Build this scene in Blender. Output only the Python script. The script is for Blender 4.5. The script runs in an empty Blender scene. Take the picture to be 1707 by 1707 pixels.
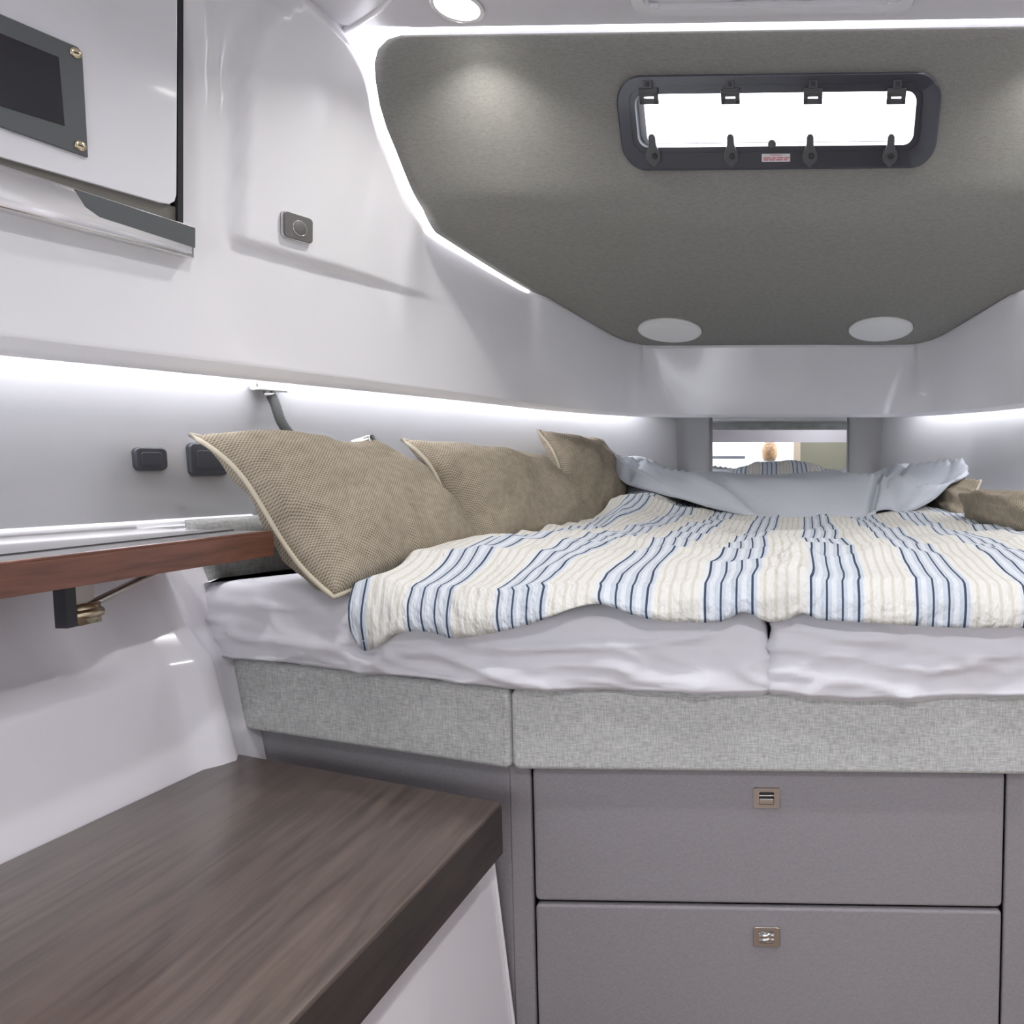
import bpy, bmesh, math, random
from mathutils import Vector, Matrix, noise
from mathutils.bvhtree import BVHTree

random.seed(7)
sc = bpy.context.scene
COL = sc.collection
V = Vector
# ------------------------------------------------------------------ camera
F = 1200.0; CXP = 1280.0; CYP = 853.5; IMG = 1707.0
CAM = V((0.025, 0.0, 1.0))
YAW = math.radians(1.4); PITCH = math.radians(-3.95)
cd = bpy.data.cameras.new('camera'); cam = bpy.data.objects.new('camera', cd); COL.objects.link(cam)
cam.location = CAM
cam.rotation_euler = (math.pi/2 + PITCH, 0, YAW)
cd.sensor_fit = 'HORIZONTAL'; cd.sensor_width = 36.0; cd.lens = F/IMG*36.0
cd.shift_x = -(CXP-IMG/2)/IMG; cd.shift_y = 0.0
cd.clip_start = 0.02; cd.clip_end = 200
sc.camera = cam
CR = Matrix.Rotation(YAW, 3, 'Z') @ Matrix.Rotation(math.pi/2+PITCH, 3, 'X')
CRI = CR.transposed()
# ------------------------------------------------------------------ sky, exposure
w = bpy.data.worlds.new('sky'); sc.world = w; w.use_nodes = True
nt = w.node_tree; nt.nodes.clear()
wo = nt.nodes.new('ShaderNodeOutputWorld'); wb = nt.nodes.new('ShaderNodeBackground')
tc = nt.nodes.new('ShaderNodeTexCoord'); nz = nt.nodes.new('ShaderNodeTexNoise'); rp = nt.nodes.new('ShaderNodeValToRGB')
nz.inputs['Scale'].default_value = 2.2; nz.inputs['Detail'].default_value = 4
rp.color_ramp.elements[0].position = .35; rp.color_ramp.elements[0].color = (.80, .89, 1, 1)
rp.color_ramp.elements[1].position = .6; rp.color_ramp.elements[1].color = (1, 1, 1, 1)
nt.links.new(tc.outputs['Generated'], nz.inputs['Vector']); nt.links.new(nz.outputs['Fac'], rp.inputs['Fac'])
nt.links.new(rp.outputs['Color'], wb.inputs['Color']); nt.links.new(wb.outputs[0], wo.inputs[0])
wb.inputs['Strength'].default_value = 4.8
sc.view_settings.view_transform = 'Standard'; sc.view_settings.look = 'None'
sc.view_settings.gamma = 1.0; sc.view_settings.use_curve_mapping = False
sc.view_settings.exposure = 0.35
LED_TOP = 4.5; LED_SIDE = 34.0; DOWN_W = 1.35; AFT_W = 2.5; DOOR_FILL_W = 9.5

# ------------------------------------------------------------------ pixel -> place
def ray(px, py):
    return (CR @ V(((px-CXP)/F, (CYP-py)/F, -1.0))).normalized()
def proj(p):
    q = CRI @ (V(p)-CAM)
    return (CXP + F*q.x/-q.z, CYP - F*q.y/-q.z)
def PP(px, py, o, n):
    d = ray(px, py); return CAM + d*((V(o)-CAM).dot(n)/d.dot(n))
def PY(px, py, y): return PP(px, py, (0, y, 0), V((0, 1, 0)))
def PZ(px, py, z): return PP(px, py, (0, 0, z), V((0, 0, 1)))
def PXx(px, py, x): return PP(px, py, (x, 0, 0), V((1, 0, 0)))

# ------------------------------------------------------------------ mesh helpers
WL = {}
def put(o, parent=None):
    COL.objects.link(o)
    if parent is not None:
        o.parent = parent; o.matrix_parent_inverse = Matrix.Translation(-WL[parent.name]); WL[o.name] = WL.get(o.name, V((0, 0, 0)))
    return o
def mk(name, verts, faces, mat, parent=None, smooth=True, uv=None, flip=False, mats=None, fmat=None):
    me = bpy.data.meshes.new(name)
    vs = [V(v) for v in verts]
    off = V((0, 0, 0))
    if vs:
        lo = V((min(v.x for v in vs), min(v.y for v in vs), min(v.z for v in vs)))
        hi = V((max(v.x for v in vs), max(v.y for v in vs), max(v.z for v in vs)))
        off = V(((lo.x+hi.x)/2, (lo.y+hi.y)/2, lo.z))
    fs = [tuple(reversed(f)) for f in faces] if flip else [tuple(f) for f in faces]
    me.from_pydata([v-off for v in vs], [], fs)
    if uv:
        ul = me.uv_layers.new(name='UVMap')
        for l in me.loops: ul.data[l.index].uv = uv[l.vertex_index]
    if mats:
        for m in mats: me.materials.append(m)
        for p, k in zip(me.polygons, fmat): p.material_index = k
    elif mat: me.materials.append(mat)
    if smooth:
        for p in me.polygons: p.use_smooth = True
    me.update()
    o = bpy.data.objects.new(name, me); o.location = off
    COL.objects.link(o); WL[o.name] = off.copy()
    if parent is not None:
        o.parent = parent; o.matrix_parent_inverse = Matrix.Translation(-WL[parent.name])
    return o
def thing(name, label, cat, loc=(0, 0, 0), group=None):
    o = bpy.data.objects.new(name, None); o.empty_display_size = .05
    COL.objects.link(o); o.location = loc; WL[o.name] = V(loc)
    return tag(o, label, cat, group)
def tag(o, label=None, cat=None, group=None, kind=None):
    if label: o['label'] = label
    if cat: o['category'] = cat
    if group: o['group'] = group
    if kind: o['kind'] = kind
    return o
def struct(o): o['kind'] = 'structure'; return o
def bevel(o, w, seg=3, ang=35):
    m = o.modifiers.new('bevel', 'BEVEL'); m.width = w; m.segments = seg; m.limit_method = 'ANGLE'; m.angle_limit = math.radians(ang)
    m.harden_normals = False
    return o
def autosm(o, ang=40):
    # sharp edges by angle
    me = o.data; bm = bmesh.new(); bm.from_mesh(me)
    for e in bm.edges:
        if len(e.link_faces) == 2 and e.calc_face_angle(0) > math.radians(ang): e.smooth = False
    bm.to_mesh(me); bm.free(); return o
def grid(rows, closed_u=False):
    n = len(rows); m = len(rows[0]); vs = [p for r in rows for p in r]; fs = []
    for i in range(n-1):
        for j in range(m if closed_u else m-1):
            k = (j+1) % m
            fs.append((i*m+j, i*m+k, (i+1)*m+k, (i+1)*m+j))
    return vs, fs
def cr(pts, n):
    """resample a list of vectors with a Catmull-Rom curve, n points, even in index"""
    P = [V(p) for p in pts]; P = [P[0]*2-P[1]] + P + [P[-1]*2-P[-2]]
    out = []
    L = len(pts)-1
    for k in range(n):
        t = k*L/(n-1); i = min(int(t), L-1); t -= i
        a, b, c, d = P[i:i+4]
        out.append(.5*((2*b)+(c-a)*t+(2*a-5*b+4*c-d)*t*t+(3*b-a-3*c+d)*t**3))
    return out
def crs(pts, n):
    """Catmull-Rom then even spacing along the length"""
    d = cr(pts, max(200, n*4)); return even(d, n)
def even(d, n):
    s = [0]
    for a, b in zip(d, d[1:]): s.append(s[-1]+(b-a).length)
    out = []; j = 0
    for k in range(n):
        t = s[-1]*k/(n-1)
        while j < len(s)-2 and s[j+1] < t: j += 1
        q = (t-s[j])/max(1e-9, s[j+1]-s[j]); out.append(d[j].lerp(d[j+1], q))
    return out
def tube(pts, r, seg=10, closed=False, cap=True):
    P = [V(p) for p in pts]; n = len(P); rows = []
    up = V((0, 0, 1)); prev = None
    for i in range(n):
        a = P[i-1] if (i > 0 or closed) else P[i]; b = P[(i+1) % n] if (i < n-1 or closed) else P[i]
        t = (b-a).normalized()
        if prev is None:
            u = t.cross(up) if abs(t.dot(up)) < .95 else t.cross(V((1, 0, 0)))
        else: u = prev - t*prev.dot(t)
        u.normalize(); prev = u; v = t.cross(u)
        rr = r[i] if isinstance(r, (list, tuple)) else r
        rows.append([P[i]+(u*math.cos(2*math.pi*k/seg)+v*math.sin(2*math.pi*k/seg))*rr for k in range(seg)])
    if closed: rows.append(rows[0])
    vs, fs = grid(rows, True)
    if cap and not closed:
        fs.append(tuple(reversed(range(seg)))); fs.append(tuple(range((n-1)*seg, n*seg)))
    return vs, fs
def join(*parts):
    vs = []; fs = []
    for a, b in parts:
        k = len(vs); vs += list(a); fs += [tuple(i+k for i in f) for f in b]
    return vs, fs
class Fr:
    def __init__(s, o, u, v):
        s.o = V(o); s.u = V(u).normalized(); v = V(v); s.v = (v - s.u*v.dot(s.u)).normalized(); s.n = s.u.cross(s.v)
    def __call__(s, a, b, c=0): return s.o + s.u*a + s.v*b + s.n*c
    def loc(s, p): d = V(p)-s.o; return d.dot(s.u), d.dot(s.v), d.dot(s.n)
    def px(s, x, y):
        p = PP(x, y, s.o, s.n); d = p-s.o; return d.dot(s.u), d.dot(s.v)
def rr2(w, h, r, seg=6, cx=0, cy=0):
    out = []
    for (sx, sy, a0) in ((1, 1, 0), (-1, 1, 90), (-1, -1, 180), (1, -1, 270)):
        for k in range(seg+1):
            a = math.radians(a0+90*k/seg)
            out.append((cx+sx*(w/2-r)+r*math.cos(a), cy+sy*(h/2-r)+r*math.sin(a)))
    return out
def prism(fr, poly, c0, c1, rnd=0, seg=3):
    """polygon (ccw about n) extruded from c0 to c1, top edge rounded by rnd"""
    n = len(poly)
    cen = (sum(p[0] for p in poly)/n, sum(p[1] for p in poly)/n)
    def inset(d):
        if d == 0: return poly
        out = []
        for i in range(n):
            a = V(poly[i-1]); b = V(poly[i]); c = V(poly[(i+1) % n])
            e1 = (b-a); e2 = (c-b)
            if e1.length < 1e-9: e1 = e2
            if e2.length < 1e-9: e2 = e1
            n1 = V((-e1.y, e1.x)).normalized(); n2 = V((-e2.y, e2.x)).normalized()
            m = (n1+n2); q = m.length_squared
            m = m*(2/q) if q > .2 else n1
            if m.length > 2.5: m = m.normalized()*2.5
            out.append((b.x+m.x*d, b.y+m.y*d))
        return out
    rings = [(poly, c0)]
    if rnd:
        for k in range(seg+1):
            a = math.pi/2*k/seg
            rings.append((inset(rnd*(1-math.cos(a))), c1-rnd+rnd*math.sin(a)))
    else: rings.append((poly, c1))
    vs = []; fs = []
    for pl, c in rings: vs += [fr(p[0], p[1], c) for p in pl]
    for i in range(len(rings)-1):
        for j in range(n):
            k = (j+1) % n; fs.append((i*n+j, i*n+k, (i+1)*n+k, (i+1)*n+j))
    fs.append(tuple(reversed(range(n)))); m = (len(rings)-1)*n; fs.append(tuple(range(m, m+n)))
    return vs, fs
def ringprism(fr, outer, inner, c0, c1, rnd=0.0):
    n = len(outer); vs = []; fs = []
    mid = [(o[0]*.9+i[0]*.1, o[1]*.9+i[1]*.1) for o, i in zip(outer, inner)]
    rings = [(outer, c0), (outer, c1-rnd), (mid if rnd else outer, c1), (inner, c1), (inner, c0)]
    for pl, c in rings: vs += [fr(p[0], p[1], c) for p in pl]
    R = len(rings)
    for i in range(R):
        for j in range(n):
            k = (j+1) % n; a = i; b = (i+1) % R
            fs.append((a*n+j, a*n+k, b*n+k, b*n+j))
    return vs, fs
def box(fr, a0, a1, b0, b1, c0, c1): return prism(fr, [(a0, b0), (a1, b0), (a1, b1), (a0, b1)], c0, c1)
WF = Fr((0, 0, 0), (1, 0, 0), (0, 1, 0))
def wbox(x0, x1, y0, y1, z0, z1): return box(WF, x0, x1, y0, y1, z0, z1)
def lathe(fr, prof, seg=32):
    rows = [[fr(r*math.cos(2*math.pi*k/seg), r*math.sin(2*math.pi*k/seg), c) for k in range(seg)] for r, c in prof]
    vs, fs = grid(rows, True)
    fs.append(tuple(reversed(range(seg)))); fs.append(tuple(range(len(vs)-seg, len(vs))))
    return vs, fs
def sst(a, b, x):
    t = max(0, min(1, (x-a)/(b-a))); return t*t*(3-2*t)
def lerpt(tab, x):
    if x <= tab[0][0]: return tab[0][1]
    for (a, p), (b, q) in zip(tab, tab[1:]):
        if x <= b: return p+(q-p)*(x-a)/(b-a)
    return tab[-1][1]

# ------------------------------------------------------------------ materials
def newmat(name):
    m = bpy.data.materials.new(name); m.use_nodes = True
    return m, m.node_tree, m.node_tree.nodes['Principled BSDF']
def simple(name, col, rough=.5, metal=0, coat=0, spec=.5, bump=0, bscale=200, var=0, vscale=8, sheen=0):
    m, t, b = newmat(name)
    b.inputs['Base Color'].default_value = (*col, 1); b.inputs['Roughness'].default_value = rough
    b.inputs['Metallic'].default_value = metal; b.inputs['Coat Weight'].default_value = coat
    b.inputs['Coat Roughness'].default_value = .04; b.inputs['Specular IOR Level'].default_value = spec
    b.inputs['Sheen Weight'].default_value = sheen
    co = t.nodes.new('ShaderNodeTexCoord')
    if bump:
        n = t.nodes.new('ShaderNodeTexNoise'); n.inputs['Scale'].default_value = bscale; n.inputs['Detail'].default_value = 3
        bp = t.nodes.new('ShaderNodeBump'); bp.inputs['Strength'].default_value = bump; bp.inputs['Distance'].default_value = .002
        t.links.new(co.outputs['Object'], n.inputs['Vector']); t.links.new(n.outputs['Fac'], bp.inputs['Height']); t.links.new(bp.outputs[0], b.inputs['Normal'])
    if var:
        n = t.nodes.new('ShaderNodeTexNoise'); n.inputs['Scale'].default_value = vscale; n.inputs['Detail'].default_value = 5
        r = t.nodes.new('ShaderNodeValToRGB')
        r.color_ramp.elements[0].position = .3; r.color_ramp.elements[1].position = .7
        r.color_ramp.elements[0].color = (*[c*(1-var) for c in col], 1); r.color_ramp.elements[1].color = (*[min(1, c*(1+var)) for c in col], 1)
        t.links.new(co.outputs['Object'], n.inputs['Vector']); t.links.new(n.outputs['Fac'], r.inputs['Fac']); t.links.new(r.outputs['Color'], b.inputs['Base Color'])
    return m
def emit(name, col, s):
    m, t, b = newmat(name)
    b.inputs['Base Color'].default_value = (.9, .9, .9, 1); b.inputs['Emission Color'].default_value = (*col, 1); b.inputs['Emission Strength'].default_value = s
    return m
def linen(name, c0, c1, scale=260, stretch=6, bump=.25, rough=.85):
    """melange cloth: crossed, stretched noise"""
    m, t, b = newmat(name); L = t.links; N = t.nodes
    co = N.new('ShaderNodeTexCoord'); fac = []
    for k, sv in enumerate(((1, 1, stretch), (stretch, stretch, 1))):
        mp = N.new('ShaderNodeMapping'); mp.inputs['Scale'].default_value = sv
        n = N.new('ShaderNodeTexNoise'); n.inputs['Scale'].default_value = scale/stretch; n.inputs['Detail'].default_value = 3
        L.new(co.outputs['Object'], mp.inputs['Vector']); L.new(mp.outputs[0], n.inputs['Vector']); fac.append(n)
    a = N.new('ShaderNodeMath'); a.operation = 'ADD'; L.new(fac[0].outputs['Fac'], a.inputs[0]); L.new(fac[1].outputs['Fac'], a.inputs[1])
    h = N.new('ShaderNodeMath'); h.operation = 'MULTIPLY'; h.inputs[1].default_value = .5; L.new(a.outputs[0], h.inputs[0])
    r = N.new('ShaderNodeValToRGB'); r.color_ramp.elements[0].position = .36; r.color_ramp.elements[1].position = .64
    r.color_ramp.elements[0].color = (*c0, 1); r.color_ramp.elements[1].color = (*c1, 1)
    L.new(h.outputs[0], r.inputs['Fac']); L.new(r.outputs['Color'], b.inputs['Base Color'])
    bp = N.new('ShaderNodeBump'); bp.inputs['Strength'].default_value = bump; bp.inputs['Distance'].default_value = .0015
    L.new(h.outputs[0], bp.inputs['Height']); L.new(bp.outputs[0], b.inputs['Normal'])
    b.inputs['Roughness'].default_value = rough; b.inputs['Specular IOR Level'].default_value = .25
    return m
def weave(name, c0, c1, thread=.0055):
    m, t, b = newmat(name); L = t.links; N = t.nodes
    uv = N.new('ShaderNodeUVMap'); sep = N.new('ShaderNodeSeparateXYZ'); L.new(uv.outputs[0], sep.inputs[0])
    def mth(op, a, b2=None):
        n = N.new('ShaderNodeMath'); n.operation = op
        for i, q in enumerate((a, b2)):
            if q is None: continue
            if isinstance(q, (int, float)): n.inputs[i].default_value = q
            else: L.new(q, n.inputs[i])
        return n.outputs[0]
    k = 2*math.pi/thread
    su = mth('SINE', mth('MULTIPLY', sep.outputs[0], k)); sv = mth('SINE', mth('MULTIPLY', sep.outputs[1], k))
    pr = mth('MULTIPLY', su, sv); h = mth('ADD', mth('MULTIPLY', pr, .5), .5)
    n = N.new('ShaderNodeTexNoise'); n.inputs['Scale'].default_value = 60; n.inputs['Detail'].default_value = 4; L.new(uv.outputs[0], n.inputs['Vector'])
    f = mth('ADD', mth('MULTIPLY', h, .65), mth('MULTIPLY', n.outputs['Fac'], .45))
    r = N.new('ShaderNodeValToRGB'); r.color_ramp.elements[0].position = .22; r.color_ramp.elements[1].position = .78
    r.color_ramp.elements[0].color = (*c0, 1); r.color_ramp.elements[1].color = (*c1, 1)
    L.new(f, r.inputs['Fac']); L.new(r.outputs['Color'], b.inputs['Base Color'])
    bp = N.new('ShaderNodeBump'); bp.inputs['Strength'].default_value = .5; bp.inputs['Distance'].default_value = .0015
    L.new(h, bp.inputs['Height']); L.new(bp.outputs[0], b.inputs['Normal'])
    b.inputs['Roughness'].default_value = .9; b.inputs['Specular IOR Level'].default_value = .2
    return m
def stripes(name):
    m, t, b = newmat(name); L = t.links; N = t.nodes
    uv = N.new('ShaderNodeUVMap'); sep = N.new('ShaderNodeSeparateXYZ'); L.new(uv.outputs[0], sep.inputs[0])
    d = N.new('ShaderNodeMath'); d.operation = 'DIVIDE'; d.inputs[1].default_value = .164; L.new(sep.outputs[0], d.inputs[0])
    fr = N.new('ShaderNodeMath'); fr.operation = 'FRACT'; L.new(d.outputs[0], fr.inputs[0])
    r = N.new('ShaderNodeValToRGB'); cr_ = r.color_ramp; cr_.interpolation = 'CONSTANT'
    blue = (.51, .56, .63); pale = (.64, .67, .71); navy = (.055, .07, .105); cream = (.69, .68, .645); tan = (.60, .58, .52)
    st = [(0, pale)]
    for k in range(4):
        o = .03+k*.150
        st += [(o, navy), (o+.021, blue), (o+.055, pale)]
        if k < 3: st += [(o+.105, blue)]
    st += [(.545, cream)]
    for k in range(4):
        o = .59+k*.105
        st += [(o, tan), (o+.032, cream)]
    while len(cr_.elements) < len(st): cr_.elements.new(.5)
    for e, (p, c) in zip(cr_.elements, st): e.position = p
    for e, (p, c) in zip(cr_.elements, st): e.position = p; e.color = (*c, 1)
    L.new(fr.outputs[0], r.inputs['Fac']); L.new(r.outputs['Color'], b.inputs['Base Color'])
    mp = N.new('ShaderNodeMapping'); mp.inputs['Scale'].default_value = (1, .55, 1); L.new(uv.outputs[0], mp.inputs['Vector'])
    n = N.new('ShaderNodeTexNoise'); n.inputs['Scale'].default_value = 75; n.inputs['Detail'].default_value = 2; L.new(mp.outputs[0], n.inputs['Vector'])
    bp = N.new('ShaderNodeBump'); bp.inputs['Strength'].default_value = .9; bp.inputs['Distance'].default_value = .010
    L.new(n.outputs['Fac'], bp.inputs['Height']); L.new(bp.outputs[0], b.inputs['Normal'])
    b.inputs['Roughness'].default_value = .9; b.inputs['Specular IOR Level'].default_value = .15
    return m
def wood(name, c0, c1, rough=.3, coat=.4, axis=(14, 1.2, 14), scale=5):
    m, t, b = newmat(name); L = t.links; N = t.nodes
    co = N.new('ShaderNodeTexCoord'); mp = N.new('ShaderNodeMapping'); mp.inputs['Scale'].default_value = axis
    n = N.new('ShaderNodeTexNoise'); n.inputs['Scale'].default_value = scale; n.inputs['Detail'].default_value = 7; n.inputs['Distortion'].default_value = .6
    r = N.new('ShaderNodeValToRGB'); r.color_ramp.elements[0].position = .32; r.color_ramp.elements[1].position = .7
    r.color_ramp.elements[0].color = (*c0, 1); r.color_ramp.elements[1].color = (*c1, 1)
    L.new(co.outputs['Object'], mp.inputs['Vector']); L.new(mp.outputs[0], n.inputs['Vector']); L.new(n.outputs['Fac'], r.inputs['Fac']); L.new(r.outputs['Color'], b.inputs['Base Color'])
    b.inputs['Roughness'].default_value = rough; b.inputs['Coat Weight'].default_value = coat; b.inputs['Coat Roughness'].default_value = .12
    return m

M = {}
M['gel'] = simple('white_gelcoat', (.83, .825, .85), .12, coat=.3, spec=.5)
M['gel_ceiling'] = simple('ceiling_gelcoat', (.70, .69, .73), .3)
M['gel_low'] = simple('lower_gelcoat', (.85, .83, .87), .18, coat=.2)
M['door'] = simple('locker_gloss', (.80, .80, .83), .07, coat=.5)
M['raw'] = simple('raw_laminate', (.66, .66, .64), .6, var=.12, vscale=30)
M['liner'] = linen('headliner_cloth', (.245, .24, .225), (.31, .305, .285), 420, 5, .12)
M['vinyl'] = simple('silver_grey_vinyl', (.35, .348, .36), .24, metal=.3, bump=.05, bscale=350)
M['vinyl_dark'] = simple('grey_vinyl', (.44, .435, .445), .45, bump=.06, bscale=350)
M['fascia'] = linen('melange_cloth', (.37, .375, .365), (.63, .635, .62), 460, 7, .2)
M['bolster'] = linen('grey_bolster_cloth', (.22, .22, .215), (.34, .34, .33), 300, 6, .2)
M['drawer'] = linen('drawer_vinyl', (.265, .248, .262), (.315, .297, .312), 500, 3, .12, .6)
M['dark'] = simple('dark_gap', (.02, .02, .022), .7)
M['sheet'] = simple('white_sheet', (.73, .72, .76), .85, bump=.08, bscale=500, sheen=.1)
M['lining'] = simple('pale_blue_cotton', (.52, .55, .60), .85, bump=.12, bscale=350)
M['stripe'] = stripes('striped_seersucker')
M['weave'] = weave('beige_weave', (.145, .118, .085), (.42, .365, .285))
M['pipe'] = simple('cream_piping', (.48, .43, .335), .75)
M['walnut'] = wood('dark_walnut', (.075, .055, .047), (.155, .115, .095), .34, .25)
M['walnut_edge'] = wood('dark_walnut_edge', (.035, .028, .026), (.06, .047, .042), .5, .1)
M['mahog'] = wood('red_brown_wood', (.085, .032, .02), (.19, .075, .048), .35, .2)
M['shelf_top'] = simple('grey_shelf_laminate', (.30, .29, .29), .12, coat=.5)
M['chrome'] = simple('polished_steel', (.74, .73, .72), .12, metal=1)
M['satin'] = simple('satin_nickel', (.56, .52, .49), .28, metal=1)
M['brass'] = simple('pale_brass', (.70, .60, .42), .22, metal=1)
M['black'] = simple('black_plastic', (.035, .037, .045), .35)
M['frame'] = simple('window_black_frame', (.045, .050, .066), .28, coat=.2)
M['dog'] = simple('latch_grey_plastic', (.085, .088, .095), .4)
M['screen'] = simple('display_glass', (.012, .012, .016), .12, coat=.6)
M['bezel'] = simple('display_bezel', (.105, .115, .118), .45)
M['plate'] = simple('switch_plate', (.17, .165, .16), .45, metal=.3)
M['rubber'] = simple('gooseneck_rubber', (.018, .02, .018), .8)
M['speaker'] = simple('speaker_grille_white', (.88, .88, .87), .6, bump=.2, bscale=600)
M['led'] = emit('led_diffuser', (.94, .92, 1.0), LED_TOP)
M['led2'] = emit('led_tape', (.95, .95, 1.0), LED_SIDE)
M['lens'] = emit('downlight_lens', (1.0, .98, .90), 9.0)
M['sticker'] = simple('sticker_white', (.75, .74, .76), .5)
M['red'] = simple('sticker_red', (.60, .12, .12), .6)
M['mirror'] = simple('mirror_silver', (.93, .94, .94), .01, metal=1)
M['floor'] = wood('teak_floor', (.12, .075, .045), (.25, .17, .11), .4, .1)
M['post'] = simple('beige_post', (.55, .48, .38), .5)
M['olive'] = simple('olive_grey_panel', (.22, .22, .17), .6)
M['gap'] = simple('brown_grey_gap_shade', (.16, .15, .13), .6)  # shade of the open gap under the locker door, put into the colour
M['header'] = simple('grey_header', (.42, .41, .45), .5)
M['outw'] = simple('cockpit_white', (.80, .80, .81), .3)
M['skin'] = simple('skin', (.55, .36, .27), .5)
M['hair'] = simple('blond_hair', (.34, .21, .11), .55, var=.35, vscale=40)
M['shirt'] = simple('blue_grey_shirt', (.32, .38, .44), .85)
M['trous'] = simple('dark_trousers', (.06, .07, .10), .8)
m, t, b = newmat('window_acrylic'); M['glass'] = m
b.inputs['Base Color'].default_value = (.93, .96, 1, 1); b.inputs['Roughness'].default_value = 0; b.inputs['IOR'].default_value = 1.02
b.inputs['Transmission Weight'].default_value = 1; b.inputs['Alpha'].default_value = .35

# ================================================================== SHELL GEOMETRY
LIPZ = 1.155
CEIL = 1.876
A0 = V((0, 1.45, CEIL)); A1 = V((0, 1.64, 1.545)); B1 = V((0, 2.47, 1.397))
nA = V((1, 0, 0)).cross(A1-A0).normalized(); nB = V((1, 0, 0)).cross(B1-A1).normalized()
def onA(px, py): return PP(px, py, A0, nA)
def onB(px, py): return PP(px, py, A1, nB)
def onAB(px, py):
    a = onA(px, py); return a if a.z >= A1.z else onB(px, py)
def mir(p): return V((-p.x, p.y, p.z))
# lip: lower inner edge of the moulding, left half, aft -> centre
lip_px = [(0, 592), (230, 614), (460, 637), (640, 655), (800, 671), (900, 683), (970, 689), (1042, 693.5), (1110, 696)]
lipL = [PZ(x, y, LIPZ) for x, y in lip_px]
d0 = (lipL[1]-lipL[0]).normalized()
yc = lipL[-1].y + .012
LIP = [V((-1.42, -.8, LIPZ)), V((-1.40, -.1, LIPZ)), V((-1.33, .45, LIPZ)), lipL[0]-d0*.28] + lipL + [V((-.12, yc, LIPZ)), V((0, yc, LIPZ))]
# bevel upper edge: same stations
bev_px = [(0, 563), (230, 588), (460, 613), (640, 634), (800, 657), (900, 674), (970, 682.5), (1042, 687.5), (1110, 690)]
def bevpt(l, h, out): return V((l.x, l.y, LIPZ+h)) + out
# headliner cloth panel outline (left side), top -> bottom
out_px = [(668, 59), (645, 66), (630, 82), (624, 105), (626, 135), (633, 176), (645, 215), (658, 246), (672, 282), (686, 316), (705, 360), (726, 388),
          (782, 424), (835, 457), (883, 485), (912, 496), (965, 527), (1000, 547), (1025, 561), (1045, 569), (1067, 574.5), (1090, 577)]
OUT = [onAB(x, y) for x, y in out_px]
# outer edge of the light slot
slot_w = [15, 18, 24, 25, 25, 24, 24, 23, 22, 21, 15, 10, 7, 5, 3] + [1.2]*7
slot_px = []
for i_ in range(len(out_px)):
    a_ = V(out_px[max(0, i_-1)]); b_ = V(out_px[min(len(out_px)-1, i_+1)]); t_ = (b_-a_).normalized()
    slot_px.append((out_px[i_][0]-t_.y*slot_w[i_], out_px[i_][1]+t_.x*slot_w[i_]))
SLOT = [onAB(x, y) + V((0, -.004, -.004)) for x, y in slot_px]

# ---- moulded wall (upper): loft from slot/ceiling edge to lip
def top_station(u):
    pass
# matching pairs lip <-> top, aft -> centre
wall_top = [V((-1.18, -.8, CEIL)), V((-1.16, -.1, CEIL)), V((-1.10, .45, CEIL)), V((-1.03, .80, CEIL)), V((-.955, 1.10, CEIL)), V((-.90, 1.28, CEIL+.0)), V((-.862, 1.40, CEIL-.01))] + \
           SLOT[3:] + [V((-.13, B1.y, SLOT[21].z)), V((0, B1.y, SLOT[21].z))]
bot_y = [-.8, -.1, .45, .80, 1.06, 1.20, 1.30] + [lerpt([(3, 1.40), (5, 1.47), (7, 1.53), (9, 1.60), (11, 1.70), (12, 1.84), (13, 1.96), (14, 2.07), (16, 2.22), (18, 2.36), (20, 2.44)], k_) for k_ in range(3, 21)]
lipdense = cr(LIP, 600)
def lip_at_y(y):
    for a, b in zip(lipdense, lipdense[1:]):
        if a.y <= y <= b.y: return a.lerp(b, (y-a.y)/max(1e-9, b.y-a.y))
    return lipdense[-1]
wall_bot = [lip_at_y(y) for y in bot_y] + [V((-.37, yc-.005, LIPZ)), V((-.13, yc, LIPZ)), V((0, yc, LIPZ))]
assert len(wall_top) == len(wall_bot), (len(wall_top), len(wall_bot))
NS = 240; NV = 90
topc = cr(wall_top, NS); botc = cr(wall_bot, NS)
for it in range(120):
    topc = [topc[0]] + [(topc[i-1]+topc[i]*2+topc[i+1])/4 if i < 78 else ((topc[i-1]+topc[i]*6+topc[i+1])/8 if it < 6 and i < NS-30 else topc[i]) for i in range(1, NS-1)] + [topc[-1]]
    botc = [botc[0]] + [(botc[i-1]+botc[i]*2+botc[i+1])/4 if i < NS-40 else botc[i] for i in range(1, NS-1)] + [botc[-1]]
lipc = botc
def plan_out(c, i):
    a = c[max(0, i-1)]; b = c[min(len(c)-1, i+1)]; t = V((b.x-a.x, b.y-a.y, 0)).normalized()
    return V((-t.y, t.x, 0))   # outboard (left wall: -x)
rows = []
for i in range(NS):
    o = plan_out(botc, i)
    if i == NS-1: o = V((0, 1, 0))
    hb = lerpt([(-.8, .027), (1.05, .027), (1.6, .022), (2.2, .012), (2.6, .010)], botc[i].y)
    b0 = botc[i] + V((0, 0, hb)) - o*.016*(hb/.027)
    col = []
    for k in range(NV):
        t = k/(NV-1)
        p = topc[i].lerp(b0, t)
        # gentle hollow of the moulding
        bulge = .035*math.sin(math.pi*t)*sst(2.0, 1.3, topc[i].y)
        p = p + o*bulge
        col.append(p)
    rows.append(col)
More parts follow.
